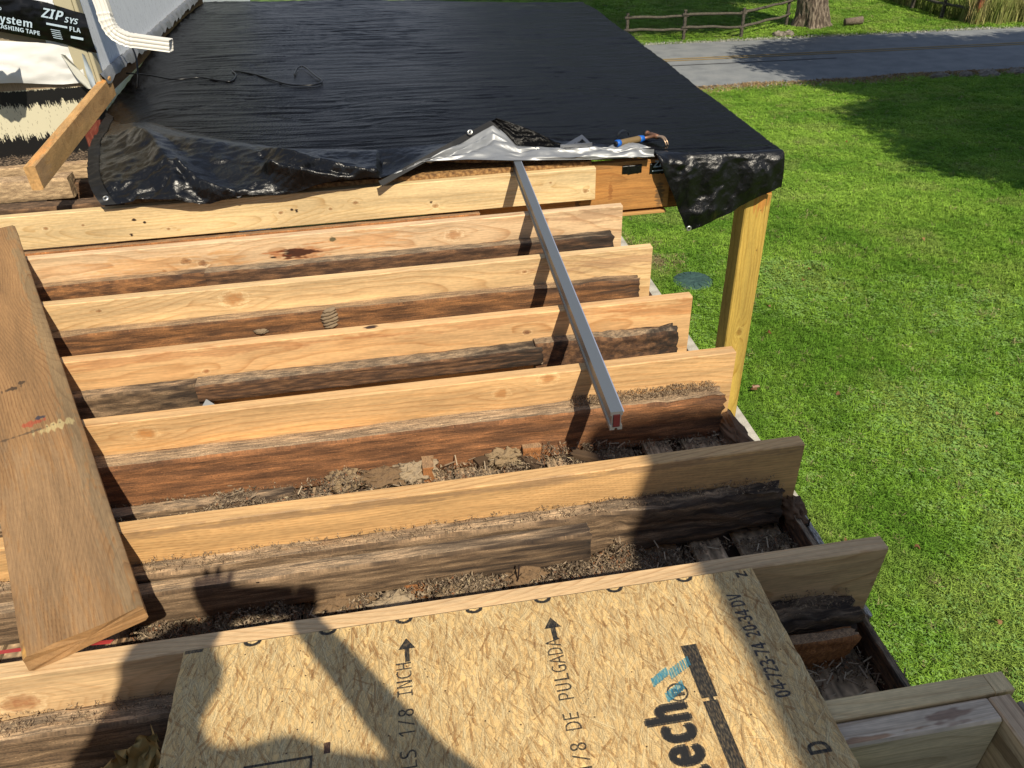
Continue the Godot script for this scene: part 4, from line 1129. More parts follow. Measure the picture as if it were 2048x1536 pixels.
# ---------------------------------------------------------------- OSB sheet with its print
func text_tris(s: String, font_name: String, weight: int, size: float) -> PackedVector2Array:
	var f := SystemFont.new()
	f.font_names = PackedStringArray([font_name])
	f.font_weight = weight
	var tm := TextMesh.new()
	tm.text = s
	tm.font = f
	tm.font_size = 32
	tm.pixel_size = size / 32.0
	tm.depth = 0.0
	tm.horizontal_alignment = HORIZONTAL_ALIGNMENT_LEFT
	tm.vertical_alignment = VERTICAL_ALIGNMENT_BOTTOM
	var arr := tm.get_mesh_arrays()
	var v: PackedVector3Array = arr[Mesh.ARRAY_VERTEX]
	var out := PackedVector2Array()
	var ix = arr[Mesh.ARRAY_INDEX]
	if ix != null and (ix as PackedInt32Array).size() > 0:
		for i in (ix as PackedInt32Array): out.append(Vector2(v[i].x, v[i].y))
	else:
		for q in v: out.append(Vector2(q.x, q.y))
	return out

func fill_tris(buf: PackedByteArray, w: int, h: int, t: PackedVector2Array, xf: Transform2D, c: Color, wear: FastNoiseLite, cover := 0.9) -> void:
	for k in range(0, t.size() - 2, 3):
		var a := xf * t[k]; var b := xf * t[k + 1]; var d := xf * t[k + 2]
		var x0 := maxi(0, int(floor(minf(a.x, minf(b.x, d.x))))); var x1 := mini(w - 1, int(ceil(maxf(a.x, maxf(b.x, d.x)))))
		var y0 := maxi(0, int(floor(minf(a.y, minf(b.y, d.y))))); var y1 := mini(h - 1, int(ceil(maxf(a.y, maxf(b.y, d.y)))))
		var ar: float = (b - a).cross(d - a)
		if absf(ar) < 0.0001: continue
		for y in range(y0, y1 + 1):
			for x in range(x0, x1 + 1):
				var p := Vector2(x + 0.5, y + 0.5)
				var u: float = (b - p).cross(d - p) / ar
				var v: float = (d - p).cross(a - p) / ar
				if u >= -0.001 and v >= -0.001 and u + v <= 1.001:
					var g: float = clampf(cover + wear.get_noise_2d(x * 0.9, y * 0.25) * 0.4, 0.0, 1.0)
					var i := (y * w + x) * 3
					buf[i] = int(lerpf(buf[i], c.r * 255, g)); buf[i + 1] = int(lerpf(buf[i + 1], c.g * 255, g)); buf[i + 2] = int(lerpf(buf[i + 2], c.b * 255, g))

func make_osb() -> void:
	var x0 := -1.408
	var x1 := -0.300
	var z0 := 0.836
	var W := 1300
	var Lz := 0.78
	var pp := W / (x1 - x0)
	var H := int(Lz * pp)
	var buf := PackedByteArray(); buf.resize(W * H * 3)
	var n1 := noise(900, 0.006, 3)
	for y in H:
		for x in W:
			var g: float = 1.0 + n1.get_noise_2d(x, y) * 0.10
			var i := (y * W + x) * 3
			buf[i] = int(216 * g); buf[i + 1] = int(180 * g); buf[i + 2] = int(119 * g)
	var r := RandomNumberGenerator.new(); r.seed = 901
	# wood strands, mostly along the sheet
	for k in 27000:
		var cx := r.randf() * W
		var cy := r.randf() * H
		var a: float = r.randfn(PI * 0.5, 0.45)
		var L: float = r.randf_range(8, 55)
		var wd: float = r.randf_range(1.0, 5.2)
		var ca := cos(a); var sa := sin(a)
		var tone: float = r.randf()
		var c := Color(0.75, 0.585, 0.355).lerp(Color(0.97, 0.875, 0.66), pow(tone, 0.7))
		if r.randf() < 0.12: c = Color(0.60, 0.41, 0.21)
		var op: float = r.randf_range(0.15, 0.55)
		var ext: float = L * 0.5 + wd
		var seedv := r.randf() * 100.0
		for y in range(maxi(0, int(cy - ext)), mini(H, int(cy + ext))):
			# the span of x covered by the rotated strand in this row
			var dy: float = y - cy
			var lo := -1e9
			var hi := 1e9
			if absf(ca) > 0.02:
				var p1: float = (-L * 0.5 - dy * sa) / ca; var p2: float = (L * 0.5 - dy * sa) / ca
				lo = maxf(lo, minf(p1, p2)); hi = minf(hi, maxf(p1, p2))
			if absf(sa) > 0.02:
				var p1: float = (dy * ca - wd * 0.5) / sa; var p2: float = (dy * ca + wd * 0.5) / sa
				lo = maxf(lo, minf(p1, p2)); hi = minf(hi, maxf(p1, p2))
			if hi < lo: continue
			for x in range(maxi(0, int(cx + lo)), mini(W, int(cx + hi) + 1)):
				var vv: float = (-(x - cx) * sa + dy * ca)
				var fiber: float = 0.90 + 0.12 * sin(vv * 2.3 + seedv)
				if absf(vv) > wd * 0.40: fiber *= 0.66
				var i := (y * W + x) * 3
				buf[i] = int(lerpf(buf[i], c.r * 255 * fiber, op)); buf[i + 1] = int(lerpf(buf[i + 1], c.g * 255 * fiber, op)); buf[i + 2] = int(lerpf(buf[i + 2], c.b * 255 * fiber, op))
	# dark specks, worn dirt at the right-hand edge
	for k in 260:
		var cx := r.randi_range(2, W - 4); var cy := r.randi_range(2, H - 4)
		var s := r.randi_range(1, 3)
		for y in range(cy, mini(H, cy + s)):
			for x in range(cx, mini(W, cx + s)):
				var i := (y * W + x) * 3
				buf[i] = int(buf[i] * 0.4); buf[i + 1] = int(buf[i + 1] * 0.35); buf[i + 2] = int(buf[i + 2] * 0.3)
	var ink := Color(0.10, 0.095, 0.09)
	var wear := noise(902, 0.25, 2)
	var P := func(x: float, z: float) -> Vector2: return Vector2((x - x0) * pp, (z - z0) * pp)
	# text running away from the photographer: text x -> -z, text y -> -x (tops to the left)
	var up := func(x: float, z: float) -> Transform2D:
		var o: Vector2 = P.call(x, z)
		return Transform2D(Vector2(0, -pp), Vector2(-pp, 0), o)
	var place := func(s: String, font: String, wt: int, size: float, x: float, z_end: float, c: Color, squeeze: float) -> void:
		var t := text_tris(s, font, wt, size)
		var mx := 0.0
		for q in t: mx = maxf(mx, q.x)
		var xf: Transform2D = up.call(x, z_end + mx * squeeze)
		xf.x *= squeeze
		fill_tris(buf, W, H, t, xf, c, wear, 0.72)
	place.call("SPACE PANELS 1/8 INCH", "Droid Sans Mono", 400, 0.036, -0.983, 0.935, ink, 0.86)
	place.call("ESPACIAR PANELES 1/8 DE PULGADA", "Droid Sans Mono", 400, 0.036, -0.708, 0.932, ink, 0.86)
	for ar in [[-0.998, 0.882], [-0.724, 0.884]]:
		var x: float = ar[0]; var z: float = ar[1]
		var t := PackedVector2Array([P.call(x, z), P.call(x - 0.016, z + 0.024), P.call(x + 0.016, z + 0.024), P.call(x - 0.0045, z + 0.02), P.call(x + 0.0045, z + 0.02), P.call(x - 0.0045, z + 0.052), P.call(x + 0.0045, z + 0.02), P.call(x + 0.0045, z + 0.052), P.call(x - 0.0045, z + 0.052)])
		fill_tris(buf, W, H, t, Transform2D.IDENTITY, ink, wear, 0.85)
	var rect := func(ax: float, az: float, bx: float, bz: float, c: Color, cover: float) -> void:
		fill_tris(buf, W, H, PackedVector2Array([P.call(ax, az), P.call(bx, az), P.call(bx, bz), P.call(ax, az), P.call(bx, bz), P.call(ax, bz)]), Transform2D.IDENTITY, c, wear, cover)
	# the big logo: dark bar with a notch, lettering beside it, blue shingle marks
	rect.call(-0.503, 0.990, -0.474, 1.098, ink, 0.85)
	rect.call(-0.490, 1.098, -0.482, 1.106, ink, 0.85)
	rect.call(-0.503, 1.105, -0.477, 1.62, ink, 0.8)
	for off in [Vector2(0, 0), Vector2(0.003, 0.0), Vector2(-0.003, 0.0), Vector2(0, 0.003), Vector2(0, -0.003)]:
		place.call("tech", "Droid Sans", 700, 0.098, -0.509 + off.x, 1.100 + off.y, ink, 0.68)
	place.call("\u00ae", "Droid Sans", 700, 0.05, -0.508, 1.062, ink, 1.0)
	var blue := Color(0.10, 0.47, 0.62)
	for q in [[-0.575, 1.030, 0.030, 0.022], [-0.540, 1.015, 0.040, 0.026], [-0.560, 1.060, 0.034, 0.024]]:
		for s in 9:
			var f: float = s / 8.0
			rect.call(q[0] + q[2] * f - 0.0016, q[1] + q[3] * (0.9 - f) * 0.8, q[0] + q[2] * f + 0.0022, q[1] + q[3] * (0.9 - f) * 0.8 + q[3] * 0.75, blue, 0.6)
	place.call("04-723-74  20-34 DV", "Droid Sans", 700, 0.038, -0.340, 0.893, Color(0.12, 0.12, 0.15), 0.66)
	place.call("D", "Droid Sans", 700, 0.052, -0.318, 1.205, ink, 0.7)
	place.call("z", "Droid Sans", 700, 0.04, -0.306, 0.842, ink, 0.9)
	for xx in [-1.283, -1.144, -1.0, -0.865, -0.73, -0.585, -0.442]:
		for k in 22:
			var a: float = PI * k / 21.0
			var cx: float = xx + cos(a) * 0.0135; var cz: float = 0.834 + sin(a) * 0.0105
			rect.call(cx - 0.003, cz - 0.0025, cx + 0.003, cz + 0.0035, ink, 0.55)
	rect.call(-1.405, 0.836, -1.372, 0.844, ink, 0.6)
	rect.call(-1.27, 1.085, -1.160, 1.0895, ink, 0.8)
	rect.call(-1.1645, 1.085, -1.160, 1.2, ink, 0.8)
	rect.call(-1.27, 1.085, -1.2655, 1.2, ink, 0.8)
	rect.call(-1.142, 1.066, -1.132, 1.086, Color(0.16, 0.08, 0.06), 0.8)
	var tex := image_tex(buf, W, H)
	var m := mat(Color.WHITE, 0.75, 0.0, tex)
	m.normal_enabled = true
	var im := Image.create_from_data(W, H, false, Image.FORMAT_RGB8, buf)
	im.resize(W / 2, H / 2)
	im.convert(Image.FORMAT_RGBA8)
	im.bump_map_to_normal_map(1.2)
	m.normal_texture = ImageTexture.create_from_image(im)
	var side := mat(Color.WHITE, 0.9, 0.0, patchy_tex(128, [Color(0.32, 0.23, 0.14), Color(0.5, 0.37, 0.22), Color(0.62, 0.48, 0.3)], 0.06, 905, 0.25))
	side.uv1_triplanar = true
	side.uv1_scale = Vector3(6, 40, 6)
	var o := thing("osb_sheet", "tan OSB sheet with black printed lettering and a blue mark", "OSB sheet", Vector3((x0 + x1) * 0.5, 0.003, z0))
	var top := PackedVector3Array(); var uv := PackedVector2Array()
	var hw := (x1 - x0) * 0.5
	var na2 := noise(906, 14.0, 2)
	for j in 60:
		for i in 80:
			var fx: float = i / 79.0
			var fz: float = j / 59.0
			var e: float = 0.0012 if (i == 0 or i == 79 or j == 0) else 0.0
			var q := Vector3(lerpf(-hw, hw, fx), 0.0155 - e, fz * 2.44 * 0.32)
			if i == 0 or i == 79: q.x += na2.get_noise_1d(fz * 6.0) * 0.0025
			top.append(q)
			uv.append(Vector2(fx, fz))
	part("printed_face", sheet(top, 80, 60, uv, Vector3.UP), m, o)
	part("core", box_mesh(Vector3(0, 0.0068, 1.22), Vector3(hw * 2 - 0.003, 0.0136, 2.438)), side, o)
	part("rear_face", box_mesh(Vector3(0, 0.0148, 1.6105), Vector3(hw * 2 - 0.003, 0.0012, 1.655)), side, o)

# ---------------------------------------------------------------- roof, tarp, house wall
func roof_y(x: float) -> float: return 0.053 * (0.97 - x)

func make_roof() -> void:
	# header beams under the tarp's near edge
	var hb := lumber_tex(500, 0.95, 0.24, Color(0.74, 0.54, 0.30), Color(0.58, 0.37, 0.17), 0.022, 0.05, 0.5, [],
		[[0.50, 0.06, 0.012, 0.05, Color(0.3, 0.22, 0.14), 0.6, 0], [0.905, 0.05, 0.02, 0.06, Color(0.3, 0.24, 0.18), 0.6, 0], [0.45, -0.11, 0.5, 0.02, Color(0.55, 0.40, 0.24), 0.6, 0], [0.66, 0.02, 0.012, 0.05, Color(0.5, 0.3, 0.14), 0.5, 0]], 768, 160)
	solo("header_beam", board(0.95, 0.24, 0.04, 0.002), mat(Color.WHITE, 0.8, 0.0, hb), "orange-brown header beam with black tape patches, under the tarp's edge", "beam", Vector3(-0.585, 0.004, -1.630), "")
	solo("header_beam", board(1.72, 0.225, 0.05, 0.002), mat(Color(0.85, 0.8, 0.75), 0.85, 0.0, hb), "darker beam set back behind the orange one, running to the yellow post", "beam", Vector3(-0.8, -0.034, -1.672), "")
	solo("beam_strip", board(0.42, 0.014, 0.04, 0.002), mat(Color(0.72, 0.55, 0.33), 0.85), "thin pale strip nailed under the orange header beam", "strip", Vector3(-0.06, -0.2535, -1.630), "")
	var ob := mat(Color.WHITE, 0.9, 0.0, patchy_tex(128, [Color(0.36, 0.25, 0.14), Color(0.55, 0.41, 0.24), Color(0.66, 0.52, 0.33)], 0.05, 506, 0.25))
	ob.uv1_triplanar = true
	ob.uv1_scale = Vector3.ONE * 6
	solo("sheathing_edge", board(2.08, 0.10, 0.19, 0.002, 0.0012, 508, 40), ob, "edge of old roof sheathing just behind the pale board, under the turned-back tarp", "sheathing", Vector3(-2.10, 0.020, -1.629))
	# deck: a wedge under the tarp
	var st := begin()
	var front := PackedVector2Array([Vector2(-2.02, -2.35), Vector2(-1.43, -1.98), Vector2(-0.95, -1.80), Vector2(-0.6, -1.70), Vector2(0.95, -1.668)])
	for i in front.size() - 1:
		var a := front[i]; var b := front[i + 1]
		var p := [Vector3(a.x, roof_y(a.x) - 0.03, a.y), Vector3(b.x, roof_y(b.x) - 0.03, b.y), Vector3(b.x + 0.02, roof_y(b.x) - 0.03, -6.2), Vector3(a.x + 0.01, roof_y(a.x) - 0.03, -6.2)]
		var d := Vector3(0, -0.018, 0)
		quad(st, p[0], p[1], p[2], p[3], Vector3.UP)
		quad(st, p[0] + d, p[1] + d, p[2] + d, p[3] + d, Vector3.DOWN)
		quad(st, p[0], p[1], p[1] + d, p[0] + d, Vector3(0, 0, 1))
		quad(st, p[3], p[2], p[2] + d, p[3] + d, Vector3(0, 0, -1))
		if i == front.size() - 2: quad(st, p[1], p[2], p[2] + d, p[1] + d, Vector3.RIGHT)
	var rf := thing("tarped_roof", "old roof deck hidden under the black tarp", "roof", Vector3.ZERO)
	part("deck", done(st), ob, rf)
	for i in 8:
		var z: float = -2.6 - i * 0.5
		part("rafter", board(2.9, 0.14, 0.04, 0.002), ob, rf, Transform3D(Basis(Vector3(0, 0, 1), -0.053), Vector3(-2.02, roof_y(-2.02) - 0.05, z)))
	part("fascia", box_mesh(Vector3(0.935, -0.13, -3.95), Vector3(0.03, 0.18, 4.5)), mat(Color(0.8, 0.8, 0.77), 0.6), rf)
	var slab := begin()
	box(slab, Vector3(-0.545, -2.37, -4.02), Vector3(3.93, 0.14, 5.0))
	var conc := mat(Color.WHITE, 0.85, 0.0, patchy_tex(256, [Color(0.62, 0.60, 0.55), Color(0.70, 0.68, 0.63), Color(0.76, 0.74, 0.69)], 0.02, 507, 0.08))
	conc.uv1_triplanar = true
	solo("porch_floor", done(slab), conc, "pale concrete porch floor edge glimpsed below the joist ends", "porch floor")
	# yellow post
	var pt := lumber_tex(510, 2.08, 0.135, Color(0.80, 0.69, 0.36), Color(0.56, 0.41, 0.13), 0.015, 0.045, 0.35, [[0.79, 0.004, 0.020, Color(0.45, 0.32, 0.12)], [0.30, 0.03, 0.004, Color(0.2, 0.12, 0.06)], [0.08, 0.02, 0.004, Color(0.15, 0.1, 0.06)]], [[0.03, 0.02, 0.06, 0.05, Color(0.66, 0.40, 0.18), 0.6, 0]], 1024, 160)
	var po := solo("yellow_post", board(2.08, 0.135, 0.125, 0.006), mat(Color.WHITE, 0.75, 0.0, pt), "yellow square timber post under the tarp's near right corner", "post", Vector3(0.785, -0.235, -1.785))
	po.basis = Basis(Vector3(0, -1, 0), Vector3(-1, 0, 0), Vector3(0, 0, -1))      # length down, width along +x
	# ledger
	var lt := lumber_tex(520, 4.5, 0.089, Color(0.78, 0.63, 0.42), Color(0.62, 0.45, 0.26), 0.016, 0.06, 0.5, [], [[0.2, 0.0, 0.4, 0.02, Color(0.85, 0.55, 0.25), 0.5, 1], [3.9, 0.0, 0.6, 0.02, Color(0.85, 0.55, 0.28), 0.5, 1], [4.3, 0.0, 0.3, 0.1, Color(0.66, 0.54, 0.42), 0.5, 0]], 1280, 96)
	var lm := mat(Color.WHITE, 0.78, 0.0, lt)
	var le := thing("ledger_board", "tan two-by-four stub sticking out past the house corner beside the tarp", "ledger board", Vector3(-2.50, 0.232, -3.08))
	var ld := Vector3(0, -0.072, 1.335).normalized()
	part("timber", board(1.337, 0.108, 0.048, 0.004, 0.0011, 521, 60), lm, le, Transform3D(Basis(ld, Vector3(0, ld.z, -ld.y), Vector3(-1, 0, 0)), Vector3.ZERO))
	part("timber", board(3.14, 0.092, 0.038, 0.004), mat(Color(0.62, 0.58, 0.50), 0.8, 0.0, lt), le, Transform3D(Basis(Vector3(0, 0, 1), Vector3.UP, Vector3(-1, 0, 0)), Vector3(-0.002, 0.008, -3.145)))
	for z in [0.12, 0.10, 0.16, 0.75]:
		part("screw", tube_mesh([Vector3(0.040, -0.025 - z * 0.06 - (0.03 if z > 0.11 and z < 0.2 else 0.0), z), Vector3(0.045, -0.025 - z * 0.06 - (0.03 if z > 0.11 and z < 0.2 else 0.0), z)], 0.005, 8), mat(Color(0.7, 0.65, 0.5), 0.35, 0.8), le)

# front hem and fold of the tarp
const HX := [-2.23, -1.84, -1.48, -1.13, -0.99, -0.66, -0.46, -0.40, -0.355, -0.13, 0.20, 0.275, 0.30, 0.455, 0.64, 0.85, 0.93]
const HY := [0.040, -0.012, 0.001, 0.022, 0.035, 0.138, 0.180, 0.134, 0.084, 0.070, 0.052, 0.035, -0.02, -0.345, -0.285, -0.195, -0.17]
const HZ := [-1.545, -1.55, -1.55, -1.545, -1.55, -1.68, -1.82, -1.77, -1.74, -1.69, -1.645, -1.60, -1.565, -1.555, -1.56, -1.575, -1.59]
const FX := [-2.46, -2.3, -1.9, -1.43, -0.99, -0.6, -0.4, -0.1, 0.25, 0.45, 0.93]
const FZ := [-2.75, -2.48, -2.12, -1.84, -1.78, -1.86, -2.05, -1.85, -1.68, -1.60, -1.625]

func crease_tex(size: int, sd: int) -> ImageTexture:
	# sharp creases: ridged noise as a normal map
	var n := noise(sd, 0.011, 4)
	n.fractal_type = FastNoiseLite.FRACTAL_RIDGED
	n.domain_warp_enabled = true
	n.domain_warp_amplitude = 18.0
	var im := n.get_seamless_image(size, size)
	im.convert(Image.FORMAT_RGBA8)
	im.bump_map_to_normal_map(5.0)
	return ImageTexture.create_from_image(im)

func make_tarp() -> void:
	var black := mat(Color(0.035, 0.035, 0.038), 0.27)
	black.metallic_specular = 0.2
	black.normal_enabled = true
	black.normal_texture = bump_tex(512, 0.035, 9.0, 600)
	black.uv1_scale = Vector3(3.2, 3.2, 1)
	black.normal_scale = 0.3
	var t := thing("tarp", "big glossy black tarp sheeting the porch roof, silver underside folded back", "tarp", Vector3.ZERO)
	var n1 := noise(601, 1.0, 3)
	var n2 := noise(602, 1.0, 3)
	var n3 := noise(603, 1.0, 2)
	var xs: Array = []
	var x := -2.455
	while x < 0.93:
		xs.append(x)
		x += 0.008 if (x > 0.25 and x < 0.48) else (0.0135 if x > -2.3 else 0.02)
	var drops := [0.0, 0.004, 0.012, 0.03, 0.055, 0.085, 0.115]
	var n_top := 330
	var n_fr := 84
	var nx := xs.size() + drops.size()
	var ny := n_top + n_fr
	var p := PackedVector3Array(); var uv := PackedVector2Array()
	# the main folds of the front drop: (x, metres below the roof's edge)
	var ridges := [[Vector2(-2.16, 0.02), Vector2(-1.99, 0.11), Vector2(-1.87, 0.24), Vector2(-1.85, 0.40)], [Vector2(-2.10, 0.0), Vector2(-1.78, 0.05), Vector2(-1.53, 0.01)], [Vector2(-1.53, 0.01), Vector2(-1.37, 0.13), Vector2(-1.22, 0.24), Vector2(-1.06, 0.36)], [Vector2(-1.46, 0.24), Vector2(-1.27, 0.35), Vector2(-1.16, 0.40)], [Vector2(-1.84, 0.23), Vector2(-1.74, 0.32), Vector2(-1.60, 0.40)]]
	for j in ny:
		for i in nx:
			var xx: float = xs[i] if i < xs.size() else 0.93
			var dk: float = 0.0 if i < xs.size() else drops[i - xs.size()]
			var zf: float = table(FX, FZ, xx)
			var hy: float = table(HX, HY, xx)
			var hz: float = table(HX, HZ, xx)
			var q: Vector3
			var vv: float
			var x_in: float = xx
			var w2: float = 0.0 if j < n_top else float(j - n_top + 1) / n_fr
			xx += lerpf(0.025, 0.295, w2) * (smoothstep(0.86, 1.0, float(j) / n_top) if j < n_top else 1.0) * (1.0 - smoothstep(-2.455, -1.7, xx))
			if j < n_top:
				var f: float = float(j) / (n_top - 1)
				var z: float = lerpf(-6.23, zf, 1.0 - pow(1.0 - f, 1.5))
				q = Vector3(xx, roof_y(xx), z)
				# fine tension wrinkles running across the roof, long in x
				var zz: float = z + xx * 0.10
				var amp: float = 0.55 + 0.45 * n2.get_noise_2d(xx * 0.7, z * 0.7)
				q.y += n1.get_noise_2d(xx * 1.1, zz * 13.0) * 0.0070 * amp + n3.get_noise_2d(xx * 2.4, zz * 30.0) * 0.0026 * amp
				var cr: float = n2.get_noise_2d(xx * 0.5 + 30.0, zz * 4.2 + 0.5 * n3.get_noise_2d(xx * 0.9, z * 0.9))
				q.y -= exp(-cr * cr / 0.004) * 0.0055 * clampf(amp, 0.0, 1.0)
				q.y += n2.get_noise_2d(xx * 0.8 + 7.0, z * 0.8) * 0.010
				q.y -= 0.02 * exp(-pow((z + 6.2) / 0.3, 2)) * (0.5 + 0.5 * sin(xx * 1.7))
				# rucked up beside the ledger
				var led: float = exp(-pow((xx + 2.40) / 0.16, 2))
				var dip: float = 1.0 - smoothstep(-2.455, -2.05, xx)
				q.y = lerpf(q.y, minf(q.y, 0.086 + (-2.58 - z) * 0.057), dip)
				q.y += led * (-0.004 + 0.010 * absf(n3.get_noise_2d(xx * 9.0, z * 4.0)))
				vv = z
			else:
				var w: float = float(j - n_top + 1) / n_fr
				var dip2: float = 1.0 - smoothstep(-2.455, -2.05, xx)
				var B := Vector3(xx, lerpf(roof_y(xx), minf(roof_y(xx), 0.086 + (-2.58 - zf) * 0.057), dip2), zf)
				var C := Vector3(xx, hy, hz)
				var steep: float = smoothstep(0.2, 0.4, xx)
				var K := Vector3(xx, lerpf(B.y, C.y, 0.22) + 0.03, lerpf(B.z, C.z, 0.88))
				K = K.lerp(Vector3(xx, B.y + 0.004, C.z + 0.012), steep)
				if xx > -0.99 and xx < 0.27: K = B.lerp(C, 0.5) + Vector3(0, -0.02, 0.0)
				q = B.lerp(K, w).lerp(K.lerp(C, w), w)
				# folds fanning out from the ledger corner, and crumples
				var left: float = 1.0 - smoothstep(-1.15, -0.6, xx)
				var edge: float = smoothstep(0.0, 0.25, w)
				var pt := Vector2(xx, w * 0.42)
				var fold := 0.0
				for rg in ridges:
					var best := 9.0
					var along := 0.0
					for k in rg.size() - 1:
						var g := Geometry2D.get_closest_point_to_segment(pt, rg[k], rg[k + 1])
						var dd: float = pt.distance_to(g)
						if dd < best:
							best = dd
							along = (k + (rg[k].distance_to(g) / rg[k].distance_to(rg[k + 1]))) / (rg.size() - 1)
					fold = maxf(fold, (0.070 - 0.02 * along) * exp(-pow(best / (0.035 + 0.05 * along), 1.5)))
				fold -= 0.035 * exp(-pt.distance_squared_to(Vector2(-1.66, 0.20)) / 0.02)
				var d: float = (fold + n1.get_noise_2d(xx * 1.7, q.z * 3.2) * 0.030 + absf(n3.get_noise_2d(xx * 6.0 + q.z * 3.0, q.z * 7.0)) * 0.012) * left * edge
				d += (n2.get_noise_2d(xx * 5.0, (q.z - q.y) * 8.0) * 0.010 + absf(n3.get_noise_2d(xx * 9.0 + q.z * 6.0, (q.z - q.y) * 9.0)) * 0.007) * edge * (0.35 + 0.65 * left + 0.2 * steep)
				d += (n2.get_noise_2d(xx * 5.0 + 20.0, (q.z - q.y) * 3.0) * 0.022 + sin(xx * 34.0 - q.y * 9.0 + n1.get_noise_2d(xx * 3.0, q.y * 4.0) * 3.0) * 0.006) * steep * smoothstep(0.1, 0.5, w)
				q += Vector3(0, lerpf(0.85, 0.15, steep), lerpf(0.5, 1.0, steep)) * maxf(d, -0.012)
				vv = zf + w * (B.distance_to(K) + K.distance_to(C))
			if j >= n_top and q.z < -1.578 and xx < -0.95: q.y = maxf(q.y, 0.010)
			if dk > 0.0:
				q.y -= dk
				q.x += minf(dk * 2.0, 0.006) + n3.get_noise_2d(q.z * 3.0, dk * 9.0) * 0.006
			q.x += (0.026 * (-1.61 - q.z) - 0.02) * smoothstep(0.3, 0.93, xx) * (1.0 if j < n_top else 0.0) - (0.02 * smoothstep(0.3, 0.93, xx) if j >= n_top else 0.0)
			q.x += n3.get_noise_1d(q.z * 1.3) * 0.012 * smoothstep(0.5, 0.93, x_in) * (1.0 if j < n_top else 0.0)
			p.append(q)
			uv.append(Vector2(xx + dk, vv))
	var cut := (n_top - 1) * nx
	part("sheet", sheet(p.slice(0, cut + nx), nx, n_top, uv.slice(0, cut + nx), Vector3.UP), black, t)
	var crinkled: StandardMaterial3D = black.duplicate()
	crinkled.normal_texture = crease_tex(512, 605)
	crinkled.uv1_scale = Vector3(2.6, 2.6, 1)
	crinkled.normal_scale = 0.6
	crinkled.albedo_color = Color(0.025, 0.025, 0.027)
	crinkled.roughness = 0.31
	crinkled.metallic_specular = 0.5
	part("front_drop", sheet(p.slice(cut), nx, n_fr + 1, uv.slice(cut), Vector3(0, 1, 1)), crinkled, t)
	# heavy hem tape along the left edge
	var hem := PackedVector3Array(); var hu := PackedVector2Array()
	for j in range(n_top - 26, ny):
		for i in 4:
			var q: Vector3 = p[j * nx + i]
			hem.append(q + Vector3(-0.004 if i == 0 else 0.0, 0.003, 0.003))
			hu.append(Vector2(i * 0.014, q.z))
	part("hem", sheet(hem, 4, ny - n_top + 26, hu, Vector3.UP), mat(Color(0.012, 0.012, 0.013), 0.6), t)
	# the hem turned back on itself: silver underside towards the photographer
	var silver := mat(Color(0.54, 0.55, 0.56), 0.42, 0.35)
	var sp := PackedVector3Array(); var su := PackedVector2Array()
	var cols := 150
	var rows := 22
	for j in rows:
		var w: float = j / (rows - 1.0)
		for i in cols:
			var xx: float = lerpf(-0.99, 0.262, i / (cols - 1.0))
			var T := Vector3(xx, table(HX, HY, xx), table(HX, HZ, xx) + 0.006)
			var B := Vector3(xx, table([-0.99, -0.92, -0.80, -0.60, -0.40, -0.1, 0.26], [0.034, 0.055, 0.092, 0.085, 0.064, 0.045, 0.030], xx), table([-0.99, -0.80, -0.40, 0.26], [-1.548, -1.60, -1.60, -1.585], xx))
			var fall: float = sin(w * PI) * 0.8
			var q := T.lerp(B, w)
			q.y += fall * lerpf(-0.015, 0.016, smoothstep(-0.5, -0.2, xx)) 
			q.y += (n2.get_noise_2d(xx * 4.0 + w * 4.0, w * 1.3 - xx * 2.0) * 0.034 + absf(n3.get_noise_2d(xx * 3.0 + w * 2.0, w * 4.0)) * 0.020) * fall
			q.z += n1.get_noise_2d(xx * 3.0, w * 3.0) * 0.014 * fall
			q.z += 0.018 * smoothstep(0.55, 0.8, w) * (1.0 - smoothstep(0.8, 1.0, w)) * smoothstep(-0.5, -0.2, xx)
			sp.append(q); su.append(Vector2(xx, w * 0.2))
	part("folded_underside", sheet(sp, cols, rows, su, Vector3(0, 1, 1)), silver, t)
	# the doubled-over black side falling away right of the peak
	var kp := PackedVector3Array(); var ku := PackedVector2Array()
	for j in 10:
		var w: float = j / 9.0
		for i in 30:
			var f: float = i / 29.0
			var xx: float = lerpf(-0.46, -0.105, f)
			var ridge := Vector3(xx + 0.03 * (1.0 - f), table([-0.46, -0.277, -0.182, -0.105], [0.196, 0.134, 0.088, 0.062], xx), -1.815 + 0.07 * f)
			var foot := Vector3(xx, table(HX, HY, xx), table(HX, HZ, xx) - 0.004)
			var q := ridge.lerp(foot, w)
			q += Vector3(0, 0.6, 0.8) * (n2.get_noise_2d(xx * 8.0, w * 3.0) * 0.02 * sin(w * PI))
			kp.append(q); ku.append(Vector2(xx, w * 0.15))
	part("turned_back", sheet(kp, 30, 10, ku, Vector3(0, 1, 1)), black, t)
	# black hem strip along the turned-up edge
	var bp := PackedVector3Array(); var bu := PackedVector2Array()
	for i in 60:
		var xx: float = lerpf(-1.0, -0.43, i / 59.0)
		var T := Vector3(xx, table(HX, HY, xx) + 0.004, table(HX, HZ, xx) + 0.010)
		for s in 4:
			bp.append(T + Vector3(0.003, -0.0055, 0.006) * (s - 0.6))
			bu.append(Vector2(xx, s * 0.03))
	part("turned_hem", sheet(bp, 4, 60, bu, Vector3(0, 1, 1)), mat(Color(0.02, 0.02, 0.022), 0.6), t)
	# stray silver fold under the hammer
	var fp := PackedVector3Array(); var fu := PackedVector2Array()
